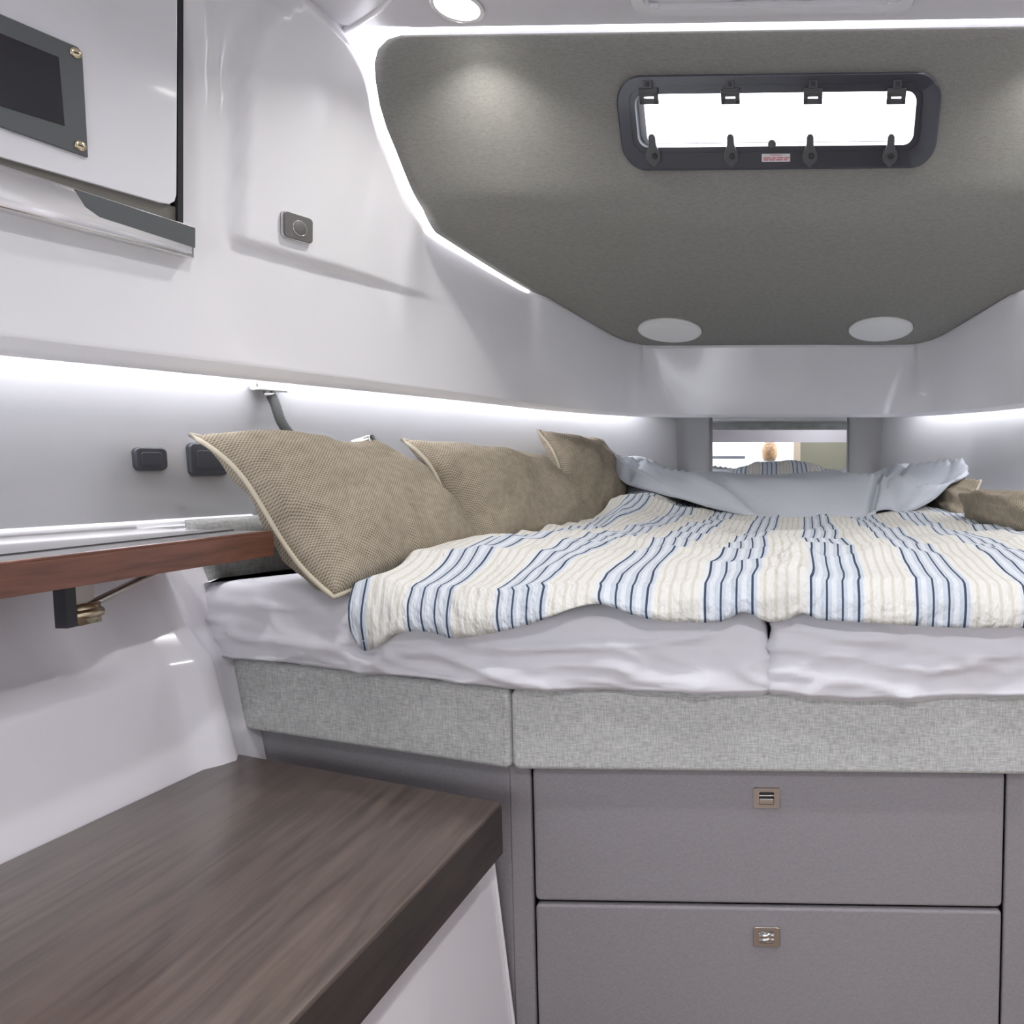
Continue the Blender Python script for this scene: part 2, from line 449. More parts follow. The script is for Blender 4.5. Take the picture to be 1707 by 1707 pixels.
# raised field on the wall (rounded edge), worked out in the photograph's outline
field = [(392, 402), (388, 380), (394, 240), (398, 100), (410, 58), (440, 18), (500, -30), (640, -120), (1200, -120), (1200, 640), (790, 519), (600, 462), (400, 406)]
def sdpoly(x, y, poly):
    ins = False; d = 1e9; n = len(poly)
    for i in range(n):
        x1, y1 = poly[i]; x2, y2 = poly[(i+1) % n]
        ex, ey = x2-x1, y2-y1; t = max(0, min(1, ((x-x1)*ex+(y-y1)*ey)/(ex*ex+ey*ey)))
        d = min(d, math.hypot(x-x1-t*ex, y-y1-t*ey))
        if (y1 > y) != (y2 > y) and x < (x2-x1)*(y-y1)/(y2-y1)+x1: ins = not ins
    return d if ins else -d
nr = []
for i in range(NS):
    if rows[i][0].y < .9: nr.append(rows[i]); continue
    col = []
    for k in range(NV):
        p = rows[i][k]; x, y = proj(p)
        if x > 900 or x < 300: col.append(p); continue
        a = rows[min(i+1, NS-1)][k]-rows[max(i-1, 0)][k]; c = rows[i][min(k+1, NV-1)]-rows[i][max(k-1, 0)]
        n = a.cross(c).normalized()
        if n.dot(CAM-p) < 0: n = -n
        h = sst(-7, 7, sdpoly(x, y, field))*.018*sst(800, 560, x) + .010*math.exp(-((x-334)/15)**2)*sst(470, 380, y)
        col.append(p+n*h)
    nr.append(col)
rows = nr
# lip underside: bevel, edge, up into the light cove
COVE = .035; WOFF = .095
for i in range(NS):
    o = plan_out(botc, i)
    if i == NS-1: o = V((0, 1, 0))
    l = botc[i]
    b0 = rows[i][-1]; rows[i] = rows[i] + [b0.lerp(l, .06), b0.lerp(l, .5), b0.lerp(l, .94), l + o*.004, l + o*.012 + V((0, 0, .001)), l + o*.015 + V((0, 0, COVE))]
for i in range(NS):
    p = topc[i]; k_ = sst(1.38, 1.47, p.y); k2 = sst(2.15, 1.95, p.y)
    d_ = V((-p.x*.9, (1.9-p.y)*.55, 0)); d_ = d_.normalized() if d_.length > 1e-6 else V((0, -1, 0))
    q1 = p + V((0, (.006+.026*k2)*k_, .030*k2+.010*(1-k2)))
    q2 = q1 + d_*.05*k_ + V((0, 0, .012))
    rows[i] = [q2, q1] + rows[i]
RWn = len(rows[0])
rowsR = [[mir(p) for p in r] for r in reversed(rows)][1:]
allrows = rows + rowsR
vs, fs = grid(allrows)
bm = bmesh.new(); bv = [bm.verts.new(v) for v in vs]
for f in fs: bm.faces.new([bv[i] for i in f])
bm.normal_update(); bm.verts.ensure_lookup_table()
cen = V((0, 1.0, 1.4)); s = sum(1 if v.normal.dot(cen-v.co) > 0 else -1 for v in bm.verts)
flipw = s < 0
vn = [(-v.normal if flipw else v.normal).copy() for v in bm.verts]
SHELL = BVHTree.FromBMesh(bm); bm.free()
def hit(px, py):
    loc, n, i, d = SHELL.ray_cast(CAM, ray(px, py))
    if n.dot(ray(px, py)) > 0: n = -n
    return loc, n
xs_split = -.40
i1 = next(i for i in range(NS) if botc[i].x > xs_split)
ntot = len(allrows)
for nm, a, b_ in (('wall_left', 0, i1), ('wall_front', i1, ntot-1-i1), ('wall_right', ntot-1-i1, ntot-1)):
    sub = allrows[a:b_+1]; v2, f2 = grid(sub)
    o = mk(nm, v2, f2, M['gel'], flip=flipw); struct(o)
    o.data.normals_split_custom_set_from_vertices([vn[a*RWn+k] for k in range(len(v2))])
    o.data.materials.append(M['raw'])
    if nm == 'wall_front':
        for k, p in enumerate(o.data.polygons):
            if k % (RWn-1) == RWn-2: p.material_index = 1

# ---- lower side walls (silver vinyl), set back behind the lip; soft vertical bends
def offs(c, d):
    out = []
    for i in range(len(c)):
        a = c[max(0, i-1)]; b = c[min(len(c)-1, i+1)]; t = V((b.x-a.x, b.y-a.y, 0)).normalized()
        out.append(c[i]+V((-t.y, t.x, 0))*d)
    return out
lip_full = [p.copy() for p in lipc]
wl = offs(lip_full, WOFF)
def wl_at_y(y, src=wl):
    if y <= src[0].y: return src[0]
    for a, b in zip(src, src[1:]):
        if a.y <= y <= b.y: return a.lerp(b, (y-a.y)/max(1e-9, b.y-a.y))
    return src[-1]
knots_y = [-.8, .3, .95, 1.135, 1.62, 2.12, 2.42]
kn = [wl_at_y(y) for y in knots_y] + [V((-.385, 2.70, LIPZ))]
def rounded_poly(P, r=.02, n=5):
    out = [P[0]]
    for i in range(1, len(P)-1):
        a, b, c = P[i-1], P[i], P[i+1]
        d1 = (a-b).normalized(); d2 = (c-b).normalized()
        p0 = b+d1*r; p2 = b+d2*r
        for k in range(n+1):
            t = k/n; out.append(p0*(1-t)**2+b*2*t*(1-t)+p2*t*t)
    out.append(P[-1]); return out
wplan = rounded_poly(kn, .022, 7)
LEDGE = .895
def lower_wall(name, side):
    rows_ = []
    for z, dx in ((LIPZ+COVE+.002, 0), (1.10, 0), (1.0, .004), (LEDGE-.02, .012)):
        r = []
        for i, p in enumerate(wplan):
            a = wplan[max(0, i-1)]; b = wplan[min(len(wplan)-1, i+1)]; t = (b-a); t.z = 0; t.normalize()
            q = p+V((-t.y, t.x, 0))*(-dx); r.append(V((q.x*side, q.y, z)))
        rows_.append(r)
    v, f = grid(rows_)
    o = struct(mk(name, v, f, M['vinyl'], flip=(side > 0)))
    return o
lower_wall('wall_left_lower', 1); lower_wall('wall_right_lower', -1)
# cove roof (closes the slot above the light tape) and soffit over the mirror recess
for nm, sd in (('trim_1', 1), ('trim_2', -1)):
    inner = [V((p.x*sd, p.y, LIPZ+COVE)) for p in offs(lip_full, .014)]
    outer = [V((p.x*sd, p.y, LIPZ+COVE)) for p in offs(lip_full, WOFF+.02)]
    v, f = grid([inner, outer]); struct(mk(nm, v, f, M['gel'], flip=(sd > 0)))
MY = 3.0
struct(mk('trim_3', *wbox(-.42, .42, 2.52, MY+.03, LIPZ+COVE-.002, LIPZ+COVE+.02), M['vinyl_dark']))
# recess beside and behind the mirror
rc = [V((-.385, 2.70, 0)), V((-.36, 2.80, 0)), V((-.30, 2.95, 0)), V((-.285, MY+.012, 0))]
for nm, sd in (('wall_recess_left', 1), ('wall_recess_right', -1)):
    pl = rounded_poly(rc, .03)
    v, f = grid([[V((p.x*sd, p.y, z)) for p in pl] for z in (LIPZ+COVE, 1.0, .66)])
    struct(mk(nm, v, f, M['vinyl_dark'], flip=(sd > 0)))
struct(mk('wall_bow', *wbox(-.30, .30, MY+.01, MY+.03, .62, LIPZ+COVE), M['vinyl_dark']))
mt = mk('mirror', *wbox(-.278, .278, MY, MY+.008, .80, LIPZ+.030), M['mirror'], smooth=False)
tag(mt, 'wide frameless mirror in the recess at the head of the berth', 'mirror')

# ---- LED tape hidden under the lip
for k, sd in enumerate((1, -1)):
    ok_ = [i for i in range(NS) if lip_full[i].y > .55 and lip_full[i].x < -.40]; t0 = [offs(lip_full, .045)[i] for i in ok_]; t1 = [offs(lip_full, .060)[i] for i in ok_]
    n = min(len(t0), len(t1)); 
    r0 = [V((p.x*sd, p.y, LIPZ+COVE-.004)) for p in t0[:n]]; r1 = [V((p.x*sd, p.y, LIPZ+COVE-.004)) for p in t1[:n]]
    v, f = grid([r0, r1])
    o = mk('led_strip', v, f, M['led2'], flip=(sd > 0), smooth=False)
    m2 = o.modifiers.new('thick', 'SOLIDIFY'); m2.thickness = .003; m2.offset = -1
    tag(o, ('white light tape under the wall lip above the three leaning cushions', 'white light tape under the wall lip above the pair of slumped cushions')[k], 'light strip')

# ---- cloth headliner panel: profile A (steep) and B (overhead), with the window hole
def fillet_profile():
    P = [A0, A1, B1]
    r = .07; d1 = (A0-A1).normalized(); d2 = (B1-A1).normalized(); out = []
    p0 = A1+d1*r; p2 = A1+d2*r
    nA_ = 30
    for k in range(nA_): out.append(A0.lerp(p0, k/nA_))
    for k in range(9):
        t = k/8; out.append(p0*(1-t)**2+A1*2*t*(1-t)+p2*t*t)
    nB_ = 40
    for k in range(1, nB_+1): out.append(p2.lerp(B1, k/nB_))
    return out
# outline bound x as function of y (monotone): left edge
otab = sorted([(p.y, p.x) for p in OUT])
y_top = OUT[0].y
WFR = Fr(onA(1289.5, 200), (1, 0, 0), A0-A1)   # window plane frame, n toward the cabin
if WFR.n.dot(CAM-WFR.o) < 0: WFR = Fr(WFR.o, (-1, 0, 0), A0-A1)
cx0, cy1 = WFR.px(1058, 157); cx1, cy0 = WFR.px(1520, 240)
fx0, fy1 = WFR.px(1024, 126); fx1, fy0 = WFR.px(1556, 279)
wu = WFR.u.x
hole_x = sorted((WFR(cx0-.006, 0).x, WFR(cx1+.006, 0).x)); hy_hi = WFR(0, cy1+.008).y; hy_lo = WFR(0, cy0-.008).y
prof = [p for p in fillet_profile()]
ys = sorted(set([round(p.y, 5) for p in prof if p.y > y_top] + [round(q.y, 5) for q in OUT] + [hy_hi, hy_lo, y_top]))
ys = [y for i, y in enumerate(ys) if i == 0 or y-ys[i-1] > 5e-4 or y in (hy_hi, hy_lo)]
def prof_z(y):
    for a, b in zip(prof, prof[1:]):
        if a.y <= y <= b.y: return a.z+(b.z-a.z)*(y-a.y)/(b.y-a.y)
    return prof[-1].z if y > prof[-1].y else prof[0].z
def bx(y): return lerpt(otab, y)
xs_n = 24
vs = []; rowi = []
for y in ys:
    L = bx(y); xs = [L+(hole_x[0]-L)*(k/xs_n) for k in range(xs_n)] + [hole_x[0]+(hole_x[1]-hole_x[0])*k/10 for k in range(10)] + [hole_x[1]+(-L-hole_x[1])*k/xs_n for k in range(xs_n+1)]
    rowi.append(len(vs)); vs += [V((x, y, prof_z(y))) for x in xs]
mcols = 2*xs_n+11; fs = []
for i in range(len(ys)-1):
    ym = (ys[i]+ys[i+1])/2
    for j in range(mcols-1):
        if hy_hi < ym < hy_lo and xs_n <= j < xs_n+10: continue
        # rows near the bow, where the panel is narrower than the hole columns, still run in order
        fs.append((rowi[i]+j, rowi[i]+j+1, rowi[i+1]+j+1, rowi[i+1]+j))
hl = mk('ceiling_headliner', vs, fs, M['liner']); struct(hl)
sd_ = hl.modifiers.new('thick', 'SOLIDIFY'); sd_.thickness = .03; sd_.offset = 1
# make sure normals face up/outboard so thickness grows away from the cabin
if hl.data.polygons[5].normal.dot(nA if nA.y > 0 else -nA) < 0:
    hl.data.flip_normals()

# ---- foredeck skin above the headliner (window hole left open)
vs = []; rowi = []
ys2 = [1.40] + [y for y in ys] + [2.60, 2.78]
for y in ys2:
    yy = min(max(y, ys[0]), ys[-1]); L = bx(yy)-.22 if y < 2.55 else -.75
    L = min(L, -.62)
    z = prof_z(yy) + (.05 if y > ys[0] else .08) - max(0, y-ys[-1])*.10
    off = .05 if y < 1.66 else .015
    xs = [L+(hole_x[0]-.01-L)*k/4 for k in range(4)] + [hole_x[0]-.01+(hole_x[1]-hole_x[0]+.02)*k/4 for k in range(4)] + [hole_x[1]+.01+(-L-hole_x[1]-.01)*k/4 for k in range(5)]
    rowi.append(len(vs)); vs += [V((x, y+off, z)) for x in xs]
fs = []
for i in range(len(ys2)-1):
    ym = (ys2[i]+ys2[i+1])/2
    for j in range(12):
        if hy_hi-.02 < ym < hy_lo+.005 and 4 <= j < 8: continue
        fs.append((rowi[i]+j, rowi[i]+j+1, rowi[i+1]+j+1, rowi[i+1]+j))
struct(mk('ceiling_foredeck', vs, fs, M['outw'], smooth=False))

# ---- light slot around the panel (emissive ribbon)
def ribbon(inner, outer):
    return grid([inner, outer])
si = [p+V((0, .012, .012)) for p in OUT[:15]]; so = [p.copy() for p in SLOT[:15]]
topL_in = OUT[0]+V((0, .012, .012)); topL_out = SLOT[0]
NT = 40
in_ = list(reversed(si)); ou_ = list(reversed(so))
tin = [V((topL_in.x+(-2*topL_in.x)*k/NT, topL_in.y, topL_in.z)) for k in range(1, NT)]
tou = [V((topL_out.x+(-2*topL_out.x)*k/NT, topL_out.y, topL_out.z)) for k in range(1, NT)]
in_all = in_+tin+[mir(p) for p in si]; ou_all = ou_+tou+[mir(p) for p in so]
v, f = grid([in_all, ou_all])
o = mk('led_strip', v, f, M['led'], smooth=False)
if o.data.polygons[len(o.data.polygons)//2].normal.dot(V((0, -1, -1))) < 0: o.data.flip_normals()
m2 = o.modifiers.new('thick', 'SOLIDIFY'); m2.thickness = .004; m2.offset = -1
tag(o, 'bright white light strip framing the grey cloth headliner around the window', 'light strip')

# ---- ceiling
cy = topL_out.y
cpl = [(-1.20, -.8), (1.20, -.8)] + [(-p.x+.01, p.y) for p in wall_top[1:7]] + [(.84, cy-.012), (.70, cy), (-.70, cy), (-.84, cy-.012)] + [(p.x-.01, p.y) for p in reversed(wall_top[1:7])]
zc = topL_out.z
ce = struct(mk('ceiling', *prism(Fr((0, 0, 0), (1, 0, 0), (0, 1, 0)), cpl, zc, zc+.05), M['gel_ceiling'], smooth=False))
# roof above the slot and headliner top edge so that no daylight leaks in
struct(mk('ceiling_deck', *wbox(-1.3, 1.3, -.8, 1.62, zc+.05, zc+.09), M['gel']))
# edge moulding of the ceiling panel
for sd in (1, -1):
    pts = [PZ(x, y, zc) for x, y in ((566, 60), (585, 47), (612, 30), (636, 12), (655, -8), (672, -40), (690, -80))]
    pts = [V((p.x*sd, p.y, p.z+.002)) for p in pts]
    v, f = tube(crs(pts, 24), .0065, 8)
    struct(mk('trim_%d' % (4 if sd > 0 else 5), v, f, M['gel']))
# ---- aft room: floor, bulkhead with doorway, outer hull
struct(mk('floor', *wbox(-1.3, 1.3, -1.0, 1.3, -.03, 0), M['floor'], smooth=False))
YB = -.8
struct(mk('wall_aft_header', *wbox(-1.45, 1.45, YB-.04, YB, 1.187, zc+.09), M['header'], smooth=False))
struct(mk('wall_aft', *wbox(.165, 1.45, YB-.04, YB, 0, 1.187), M['olive'], smooth=False))
struct(mk('wall_aft_side', *wbox(-1.45, -.95, YB-.04, YB, 0, 1.187), M['gel'], smooth=False))
struct(mk('trim_6', *wbox(.10, .165, YB-.05, YB+.012, 0, 1.187), M['post'], smooth=False))
struct(mk('wall_hull_right', *wbox(1.15, 1.19, -.8, 1.35, 0, LIPZ), M['gel_low'], smooth=False))
struct(mk('wall_hull_aft_left', *wbox(-1.45, -1.41, -.8, .3, 0, LIPZ+.02), M['gel_low'], smooth=False))


# ================================================================== WINDOW
W = tag(bpy.data.objects.new('window_1', None)); COL.objects.link(W); W.location = WFR(0, fy0, 0); WL[W.name] = WFR(0, fy0, 0)
struct(W); tag(W, 'wide black framed opening window with four hinges and four latches in the headliner', None)
fw = fx1-fx0; fh = fy1-fy0; fcx = (fx0+fx1)/2; fcy = (fy0+fy1)/2
gw = cx1-cx0; gh = cy1-cy0; gcx = (cx0+cx1)/2; gcy = (cy0+cy1)/2
SEG = 8
outer = rr2(fw, fh, .052, SEG, fcx, fcy); inner = rr2(gw, gh, .020, SEG, gcx, gcy)
step = rr2(gw+.028, gh+.028, .030, SEG, gcx, gcy); step2 = rr2(gw+.022, gh+.022, .028, SEG, gcx, gcy)
autosm(mk('frame', *ringprism(WFR, outer, inner, -.03, .012, .004), M['frame'], W))
autosm(mk('sash_frame', *ringprism(WFR, step, step2, .011, .0145), M['frame'], W))
mk('pane', *prism(WFR, rr2(gw+.01, gh+.01, .02, SEG, gcx, gcy), -.026, -.020), M['glass'], W, smooth=False)
# pale inner edge of the outer coaming, seen at the end of the opening
co_ = rr2(gw+.03, gh+.03, .03, SEG, gcx, gcy); ci_ = rr2(gw-.004, gh+.004, .02, SEG, gcx+.010, gcy)
mk('coaming', *ringprism(WFR, co_, ci_, -.060, -.031), M['outw'], W, smooth=False)
for hx in (1083, 1218, 1355, 1493):
    a, b_ = WFR.px(hx, 152)
    p = [box(WFR, a-.019, a+.019, b_-.022, b_-.012, .012, .020), box(WFR, a-.019, a-.010, b_-.022, b_+.002, .012, .020), box(WFR, a+.010, a+.019, b_-.022, b_+.002, .012, .020), box(WFR, a-.019, a+.019, b_-.0085, b_+.002, .012, .020),
         box(WFR, a-.019, a+.019, b_-.003, b_+.003, .012, .022), box(WFR, a-.009, a+.009, b_, b_+.020, .012, .021)]
    p.append(tube([WFR(a-.019, b_+.003, .020), WFR(a+.019, b_+.003, .020)], .004, 8))
    o = mk('hinge', *join(*p), M['dog'], W, smooth=False); bevel(o, .001, 1)
    sfr = Fr(WFR(a, b_+.014, .021), WFR.u, WFR.v)
    mk('screw', *lathe(sfr, [(.0045, 0), (.004, .002), (.0015, .0025)], 12), M['black'], o)
for lx in (1090, 1218, 1348, 1480):
    a, b_ = WFR.px(lx, 258)
    a += .002
    prof_ = [(.000, -.022), (.006, -.017), (.0145, -.010), (.0165, 0), (.0145, .008), (.010, .015), (.0075, .022), (.0072, .036), (.004, .0405), (0, .0415)]
    poly = [(a+x, b_+y) for x, y in prof_] + [(a-x, b_+y) for x, y in reversed(prof_[1:-1])]
    o = mk('latch', *prism(WFR, poly, .012, .022, .002, 2), M['dog'], W); autosm(o)
    sfr = Fr(WFR(a+.003, b_, .022), WFR.u, WFR.v)
    mk('screw', *lathe(sfr, [(.0062, 0), (.0058, .0025), (.0035, .0025), (.003, .001), (.001, .001)], 14), M['black'], o)
a, b_ = WFR.px(1287, 238)
mk('knob', *lathe(Fr(WFR(a, b_, .012), WFR.u, WFR.v), [(.006, 0), (.006, .006), (.0085, .008), (.0085, .013), (.006, .015)], 20), M['dog'], W)
x0, y1 = WFR.px(1270, 254); x1, y0 = WFR.px(1317, 268)
st = mk('warning_sticker', *prism(WFR, rr2(x1-x0, y1-y0, .0015, 3, (x0+x1)/2, (y0+y1)/2), .0120, .0124), M['sticker'], W, smooth=False)
def text(name, s, fr, cx, cy, h, mat, parent, c):
    cu = bpy.data.curves.new(name, 'FONT'); cu.body = s; cu.size = h; cu.align_x = 'CENTER'; cu.align_y = 'CENTER'; cu.extrude = .0001
    tmp = bpy.data.objects.new(name, cu); COL.objects.link(tmp)
    dg = bpy.context.evaluated_depsgraph_get(); me = bpy.data.meshes.new_from_object(tmp.evaluated_get(dg))
    COL.objects.unlink(tmp); bpy.data.objects.remove(tmp)
    vs = [fr(cx+v.co.x, cy+v.co.y, c+v.co.z) for v in me.vertices]; fs = [tuple(p.vertices) for p in me.polygons]
    return mk(name, vs, fs, mat, parent, smooth=False)
sx = (x0+x1)/2; sw = x1-x0; sh = y1-y0
text('warning_text', 'WARNING', WFR, sx, y1-sh*.26, sh*.30, M['red'], st, .0126)
bars = []
for ry, ws in ((.55, (.25, .16, .22, .18)), (.78, (.16, .2, .24, .14))):
    x = x0+sw*.06
    for q in ws:
        bars.append(box(WFR, x, x+sw*q, y1-sh*(ry+.06), y1-sh*(ry-.06), .0124, .0127)); x += sw*(q+.035)
mk('print_line', *join(*bars), M['red'], st, smooth=False)
# deck outside, seen edge-on under the window
struct(mk('wall_foredeck', *wbox(-1.6, 1.6, 2.05, 9.0, 1.40, 1.44), M['outw'], smooth=False)) if False else None

# ================================================================== SPEAKERS, DOWNLIGHTS, HATCH
BN = nB if nB.z < 0 else -nB
for k, px in enumerate((1116.5, 1468)):
    c = onB(px, 549 if k == 0 else 547)
    fr = Fr(c, (1, 0, 0), BN.cross(V((1, 0, 0))))
    R = .101
    s_ = thing('speaker', 'round flat white loudspeaker in the dark headliner on the side of the three leaning cushions' if k == 0 else 'round flat white loudspeaker in the dark headliner on the side of the slumped cushions', 'speaker', c)
    mk('rim', *lathe(fr, [(R, -.004), (R, .006), (R-.003, .009), (R-.007, .009), (R-.008, .005)], 48), M['speaker'], s_)
    mk('grille', *lathe(fr, [(R-.0075, .003), (R-.008, .008), (R*.5, .0095), (.01, .010)], 48), M['speaker'], s_)
dn = [(PZ(762, 9, zc), 1), (mir(PZ(762, 9, zc)), 2), (V((-.45, .78, zc)), 3), (V((.45, .78, zc)), 4), (V((.35, -.30, zc)), 5)]  # last one is an unseen fill, added to brighten the berth front
dlab = {1: 'warm white recessed ceiling downlight above the moulded wall with the round button switch', 2: 'warm white recessed ceiling downlight above the slumped cushions',
        3: 'recessed ceiling downlight over the dark wooden counter', 4: 'recessed ceiling downlight opposite the dark wooden counter', 5: 'unseen ceiling downlight added as fill just inside the doorway'}
for c, k in dn:
    fr = Fr(c, (1, 0, 0), (0, -1, 0))
    d_ = thing('downlight', dlab[k], 'ceiling light', c)
    mk('rim', *lathe(fr, [(.048, -.001), (.047, .005), (.042, .006), (.040, .003)], 32), M['gel'], d_)
    mk('lens', *lathe(fr, [(.040, .001), (.039, .0045), (.01, .006)], 32), M['lens'], d_)
    ld = bpy.data.lights.new('downlight_beam', 'AREA'); ld.shape = 'DISK'; ld.size = .05; ld.energy = DOWN_W if k < 3 else (AFT_W if k < 5 else DOOR_FILL_W)
    ld.color = (1.0, .975, .93) if k < 3 else (.985, .98, 1.0); ld.spread = math.radians(132 if k < 3 else 150)
    lo = bpy.data.objects.new('downlight_beam', ld); COL.objects.link(lo); lo.location = c+V((0, 0, -.009))
    lo.parent = d_; lo.matrix_parent_inverse = Matrix.Translation(-c)
# deck hatch in the ceiling
hz = zc
hf = PZ(1290, 13, hz).y
hx0 = PZ(1058, 17, hz).x; hx1 = PZ(1520, 8, hz).x
H = thing('ceiling_hatch', 'flush white deck hatch with clipped frame in the cabin ceiling', 'hatch', ((hx0+hx1)/2, hf-.25, hz-.01))
hfr = Fr(((hx0+hx1)/2, hf-.25, hz), (1, 0, 0), (0, -1, 0))
hw = hx1-hx0; hh = .5
autosm(mk('frame', *ringprism(hfr, rr2(hw, hh, .03, 6), rr2(hw-.05, hh-.05, .02, 6), 0, .014, .003), M['gel'], H))
mk('blind', *prism(hfr, rr2(hw-.052, hh-.052, .02, 6), -.002, .003), M['gel_ceiling'], H, smooth=False)
for q in (-.42, -.12, .12, .42):
    mk('clip', *box(hfr, q*hw-.008, q*hw+.008, -hh/2-.004, -hh/2+.03, .007, .012), M['gel'], H, smooth=False)

# ================================================================== WALL FEATURES (left)
loc, n = hit(492, 380)
u = V((0, 0, 1)).cross(n); sfr = Fr(loc, u, n.cross(u))
if sfr.n.dot(n) < 0: sfr = Fr(loc, -u, n.cross(u))
S = thing('wall_switch', 'small grey square switch plate with a round ring button on the white moulding', 'switch', loc)
sa = [sfr.px(x, y) for x, y in ((468, 352), (516, 366), (519, 410), (468, 397))]
sw = (sa[1][0]-sa[0][0]+sa[2][0]-sa[3][0])/2; sh = (sa[0][1]-sa[3][1]+sa[1][1]-sa[2][1])/2
sw = abs(sw); sh = abs(sh)
mk('base_plate', *prism(sfr, rr2(sw, sh, .008, 5), -.006, .008, .002, 2), M['chrome'], S)
mk('cover_plate', *prism(sfr, rr2(sw*.95, sh*.95, .007, 5), .008, .012, .0015, 2), M['plate'], S)
bt = mk('button', *lathe(Fr(sfr(.001, -.001, .012), sfr.u, sfr.v), [(.0125, 0), (.0125, .0015), (.003, .002)], 28), M['plate'], S)
mk('ring', *tube([sfr(.001+.0135*math.cos(a/32*2*math.pi), -.001+.0135*math.sin(a/32*2*math.pi), .0125) for a in range(32)], .0011, 6, True), M['chrome'], bt)

# locker door with built-in display, and steel ledge below
loc, n = hit(200, 250); l2, _ = hit(290, 300); l3, _ = hit(120, 200); l4, _ = hit(150, 90)
u = (l2-hit(110, 250)[0]); u.z = 0
vv = V((0, 0, 1)) + n*0
lf = Fr(loc, u, V((0, 0, 1)) - n*n.z)
if lf.n.dot(n) < 0: raise SystemExit('door frame flipped')
lf = Fr(loc+lf.n*.012, lf.u, lf.v)
def pl(*pts): return [lf.px(x, y) for x, y in pts]
D = thing('locker_door', 'glossy pale grey locker door with a black display set into it', 'locker door', lf(*pl((200, 345))[0], 0))
dp = pl((-260, 190), (262, 339), (276, 341), (285, 336), (288, 325), (290, -160), (-260, -420))
def ccw(p): return p if sum(p[i-1][0]*p[i][1]-p[i][0]*p[i-1][1] for i in range(len(p))) > 0 else list(reversed(p))
autosm(mk('door_panel', *prism(lf, ccw(dp), -.03, .012, .003, 2), M['door'], D))
lz = .0125
bz = ccw(pl((-90, -8), (118, 80), (126, 90), (136, 263), (-90, 184)))
autosm(mk('display_bezel', *prism(lf, bz, .010, .018, .001, 1), M['bezel'], D))
scn = ccw(pl((-70, 34), (86, 97), (96, 211), (-70, 160)))
mk('screen', *prism(lf, scn, .0175, .0186), M['screen'], D, smooth=False)
for sx_, sy_ in ((114, 90), (122, 244)):
    a, b_ = lf.px(sx_, sy_)
    o = mk('screw', *lathe(Fr(lf(a, b_, .018), lf.u, lf.v), [(.0075, 0), (.0070, .002), (.003, .0028)], 20), M['brass'], D)
    mk('slot', *box(lf, a-.003, a+.003, b_-.0008, b_+.0008, .0205, .0212), M['dark'], o, smooth=False)
# door rebate: dark strips stand in for the shade inside the open gap
mk('side_gap_shade', *prism(lf, ccw(pl((290, 352), (290, -160), (299, -160), (299, 374), (290, 371))), -.035, .0105), M['dark'], D, smooth=False)
mk('lower_gap_shade', *prism(lf, ccw(pl((-260, 188), (262, 337), (290, 345), (290, 372), (-260, 212))), -.035, .004), M['gap'], D, smooth=False)
T = thing('ledge_trim', 'polished steel ledge trim running under the locker door', 'trim', lf(*pl((200, 400))[0], 0))
tp = ccw(pl((-260, 196), (310, 377), (310, 431), (-260, 286)))
autosm(mk('steel_band', *prism(lf, tp, -.02, .026, .006, 3), M['chrome'], T))
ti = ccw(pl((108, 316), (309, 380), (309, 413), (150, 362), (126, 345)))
mk('dark_reflection', *prism(lf, ti, .024, .0268), M['bezel'], T, smooth=False)  # dark reflection on the polished band, painted as a flat patch

# ================================================================== SOCKETS, LAMP (lower wall)
def wallhit(px, py):
    best = None; d = ray(px, py)
    for a, b_ in zip(wplan, wplan[1:]):
        t = (b_-a); t.z = 0
        n_ = V((t.y, -t.x, 0)).normalized()
        if abs(d.dot(n_)) < 1e-6: continue
        p = CAM + d*((a-CAM).dot(n_)/d.dot(n_))
        s_ = (p-a).dot(t)/t.dot(t)
        if 0 <= s_ <= 1.0001 and (p-CAM).dot(d) > 0: best = (p, n_, t.normalized())
    return best
for nm, x_, y_, w_, h_, lab in (('usb_socket', 246, 765, .050, .042, 'small black rounded charging socket on the silver wall above the shelf'), ('wall_switch', 342, 766, .066, .062, 'dark square switch panel on the wall half hidden by the big front cushion')):
    p, n_, t = wallhit(x_, y_); fr = Fr(p, t, (0, 0, 1))
    if fr.n.dot(CAM-p) < 0: fr = Fr(p, -t, (0, 0, 1))
    S = thing(nm, lab, 'socket' if nm[0] == 'u' else 'switch', p)
    autosm(mk('housing', *prism(fr, rr2(w_, h_, .010, 5), -.01, .014, .004, 3), M['black'], S))
    mk('insert', *prism(fr, rr2(w_*.62, h_*.55, .004, 4), .012, .0150, .001, 1), M['black'], S)
# gooseneck reading lamp
lc = PZ(452, 642, LIPZ)
G = thing('reading_lamp', 'flexible dark gooseneck reading lamp hung from the wall lip behind the cushion', 'lamp', lc)
lc = lc + V((-.010, .008, -.005))
bfr = Fr(lc+V((0, 0, .002)), (lip_at_y(1.6)-lip_at_y(1.3)), V((1, .4, 0)))
if bfr.n.z > 0: bfr = Fr(bfr.o, bfr.u, -bfr.v)
mk('mounting_plate', *prism(bfr, rr2(.062, .030, .006, 4), -.004, .009, .001, 1), M['chrome'], G)
mk('collar', *lathe(Fr(bfr(0, 0, .008), bfr.u, bfr.v), [(.011, 0), (.011, .008), (.0085, .011)], 20), M['chrome'], G)
y0l = lc.y
def PN(px, py, y): return PY(px, py, y)
neck = crs([lc+V((0, 0, -.008)), PN(458, 672, y0l), PN(470, 705, y0l-.01), PN(494, 735, y0l-.01), PN(520, 752, y0l-.01), PN(552, 757, y0l-.01), PN(585, 744, y0l-.015)], 60)
rr_ = [.0088+.0006*(k % 2) for k in range(60)]
mk('gooseneck', *tube(neck, rr_, 10), M['rubber'], G)
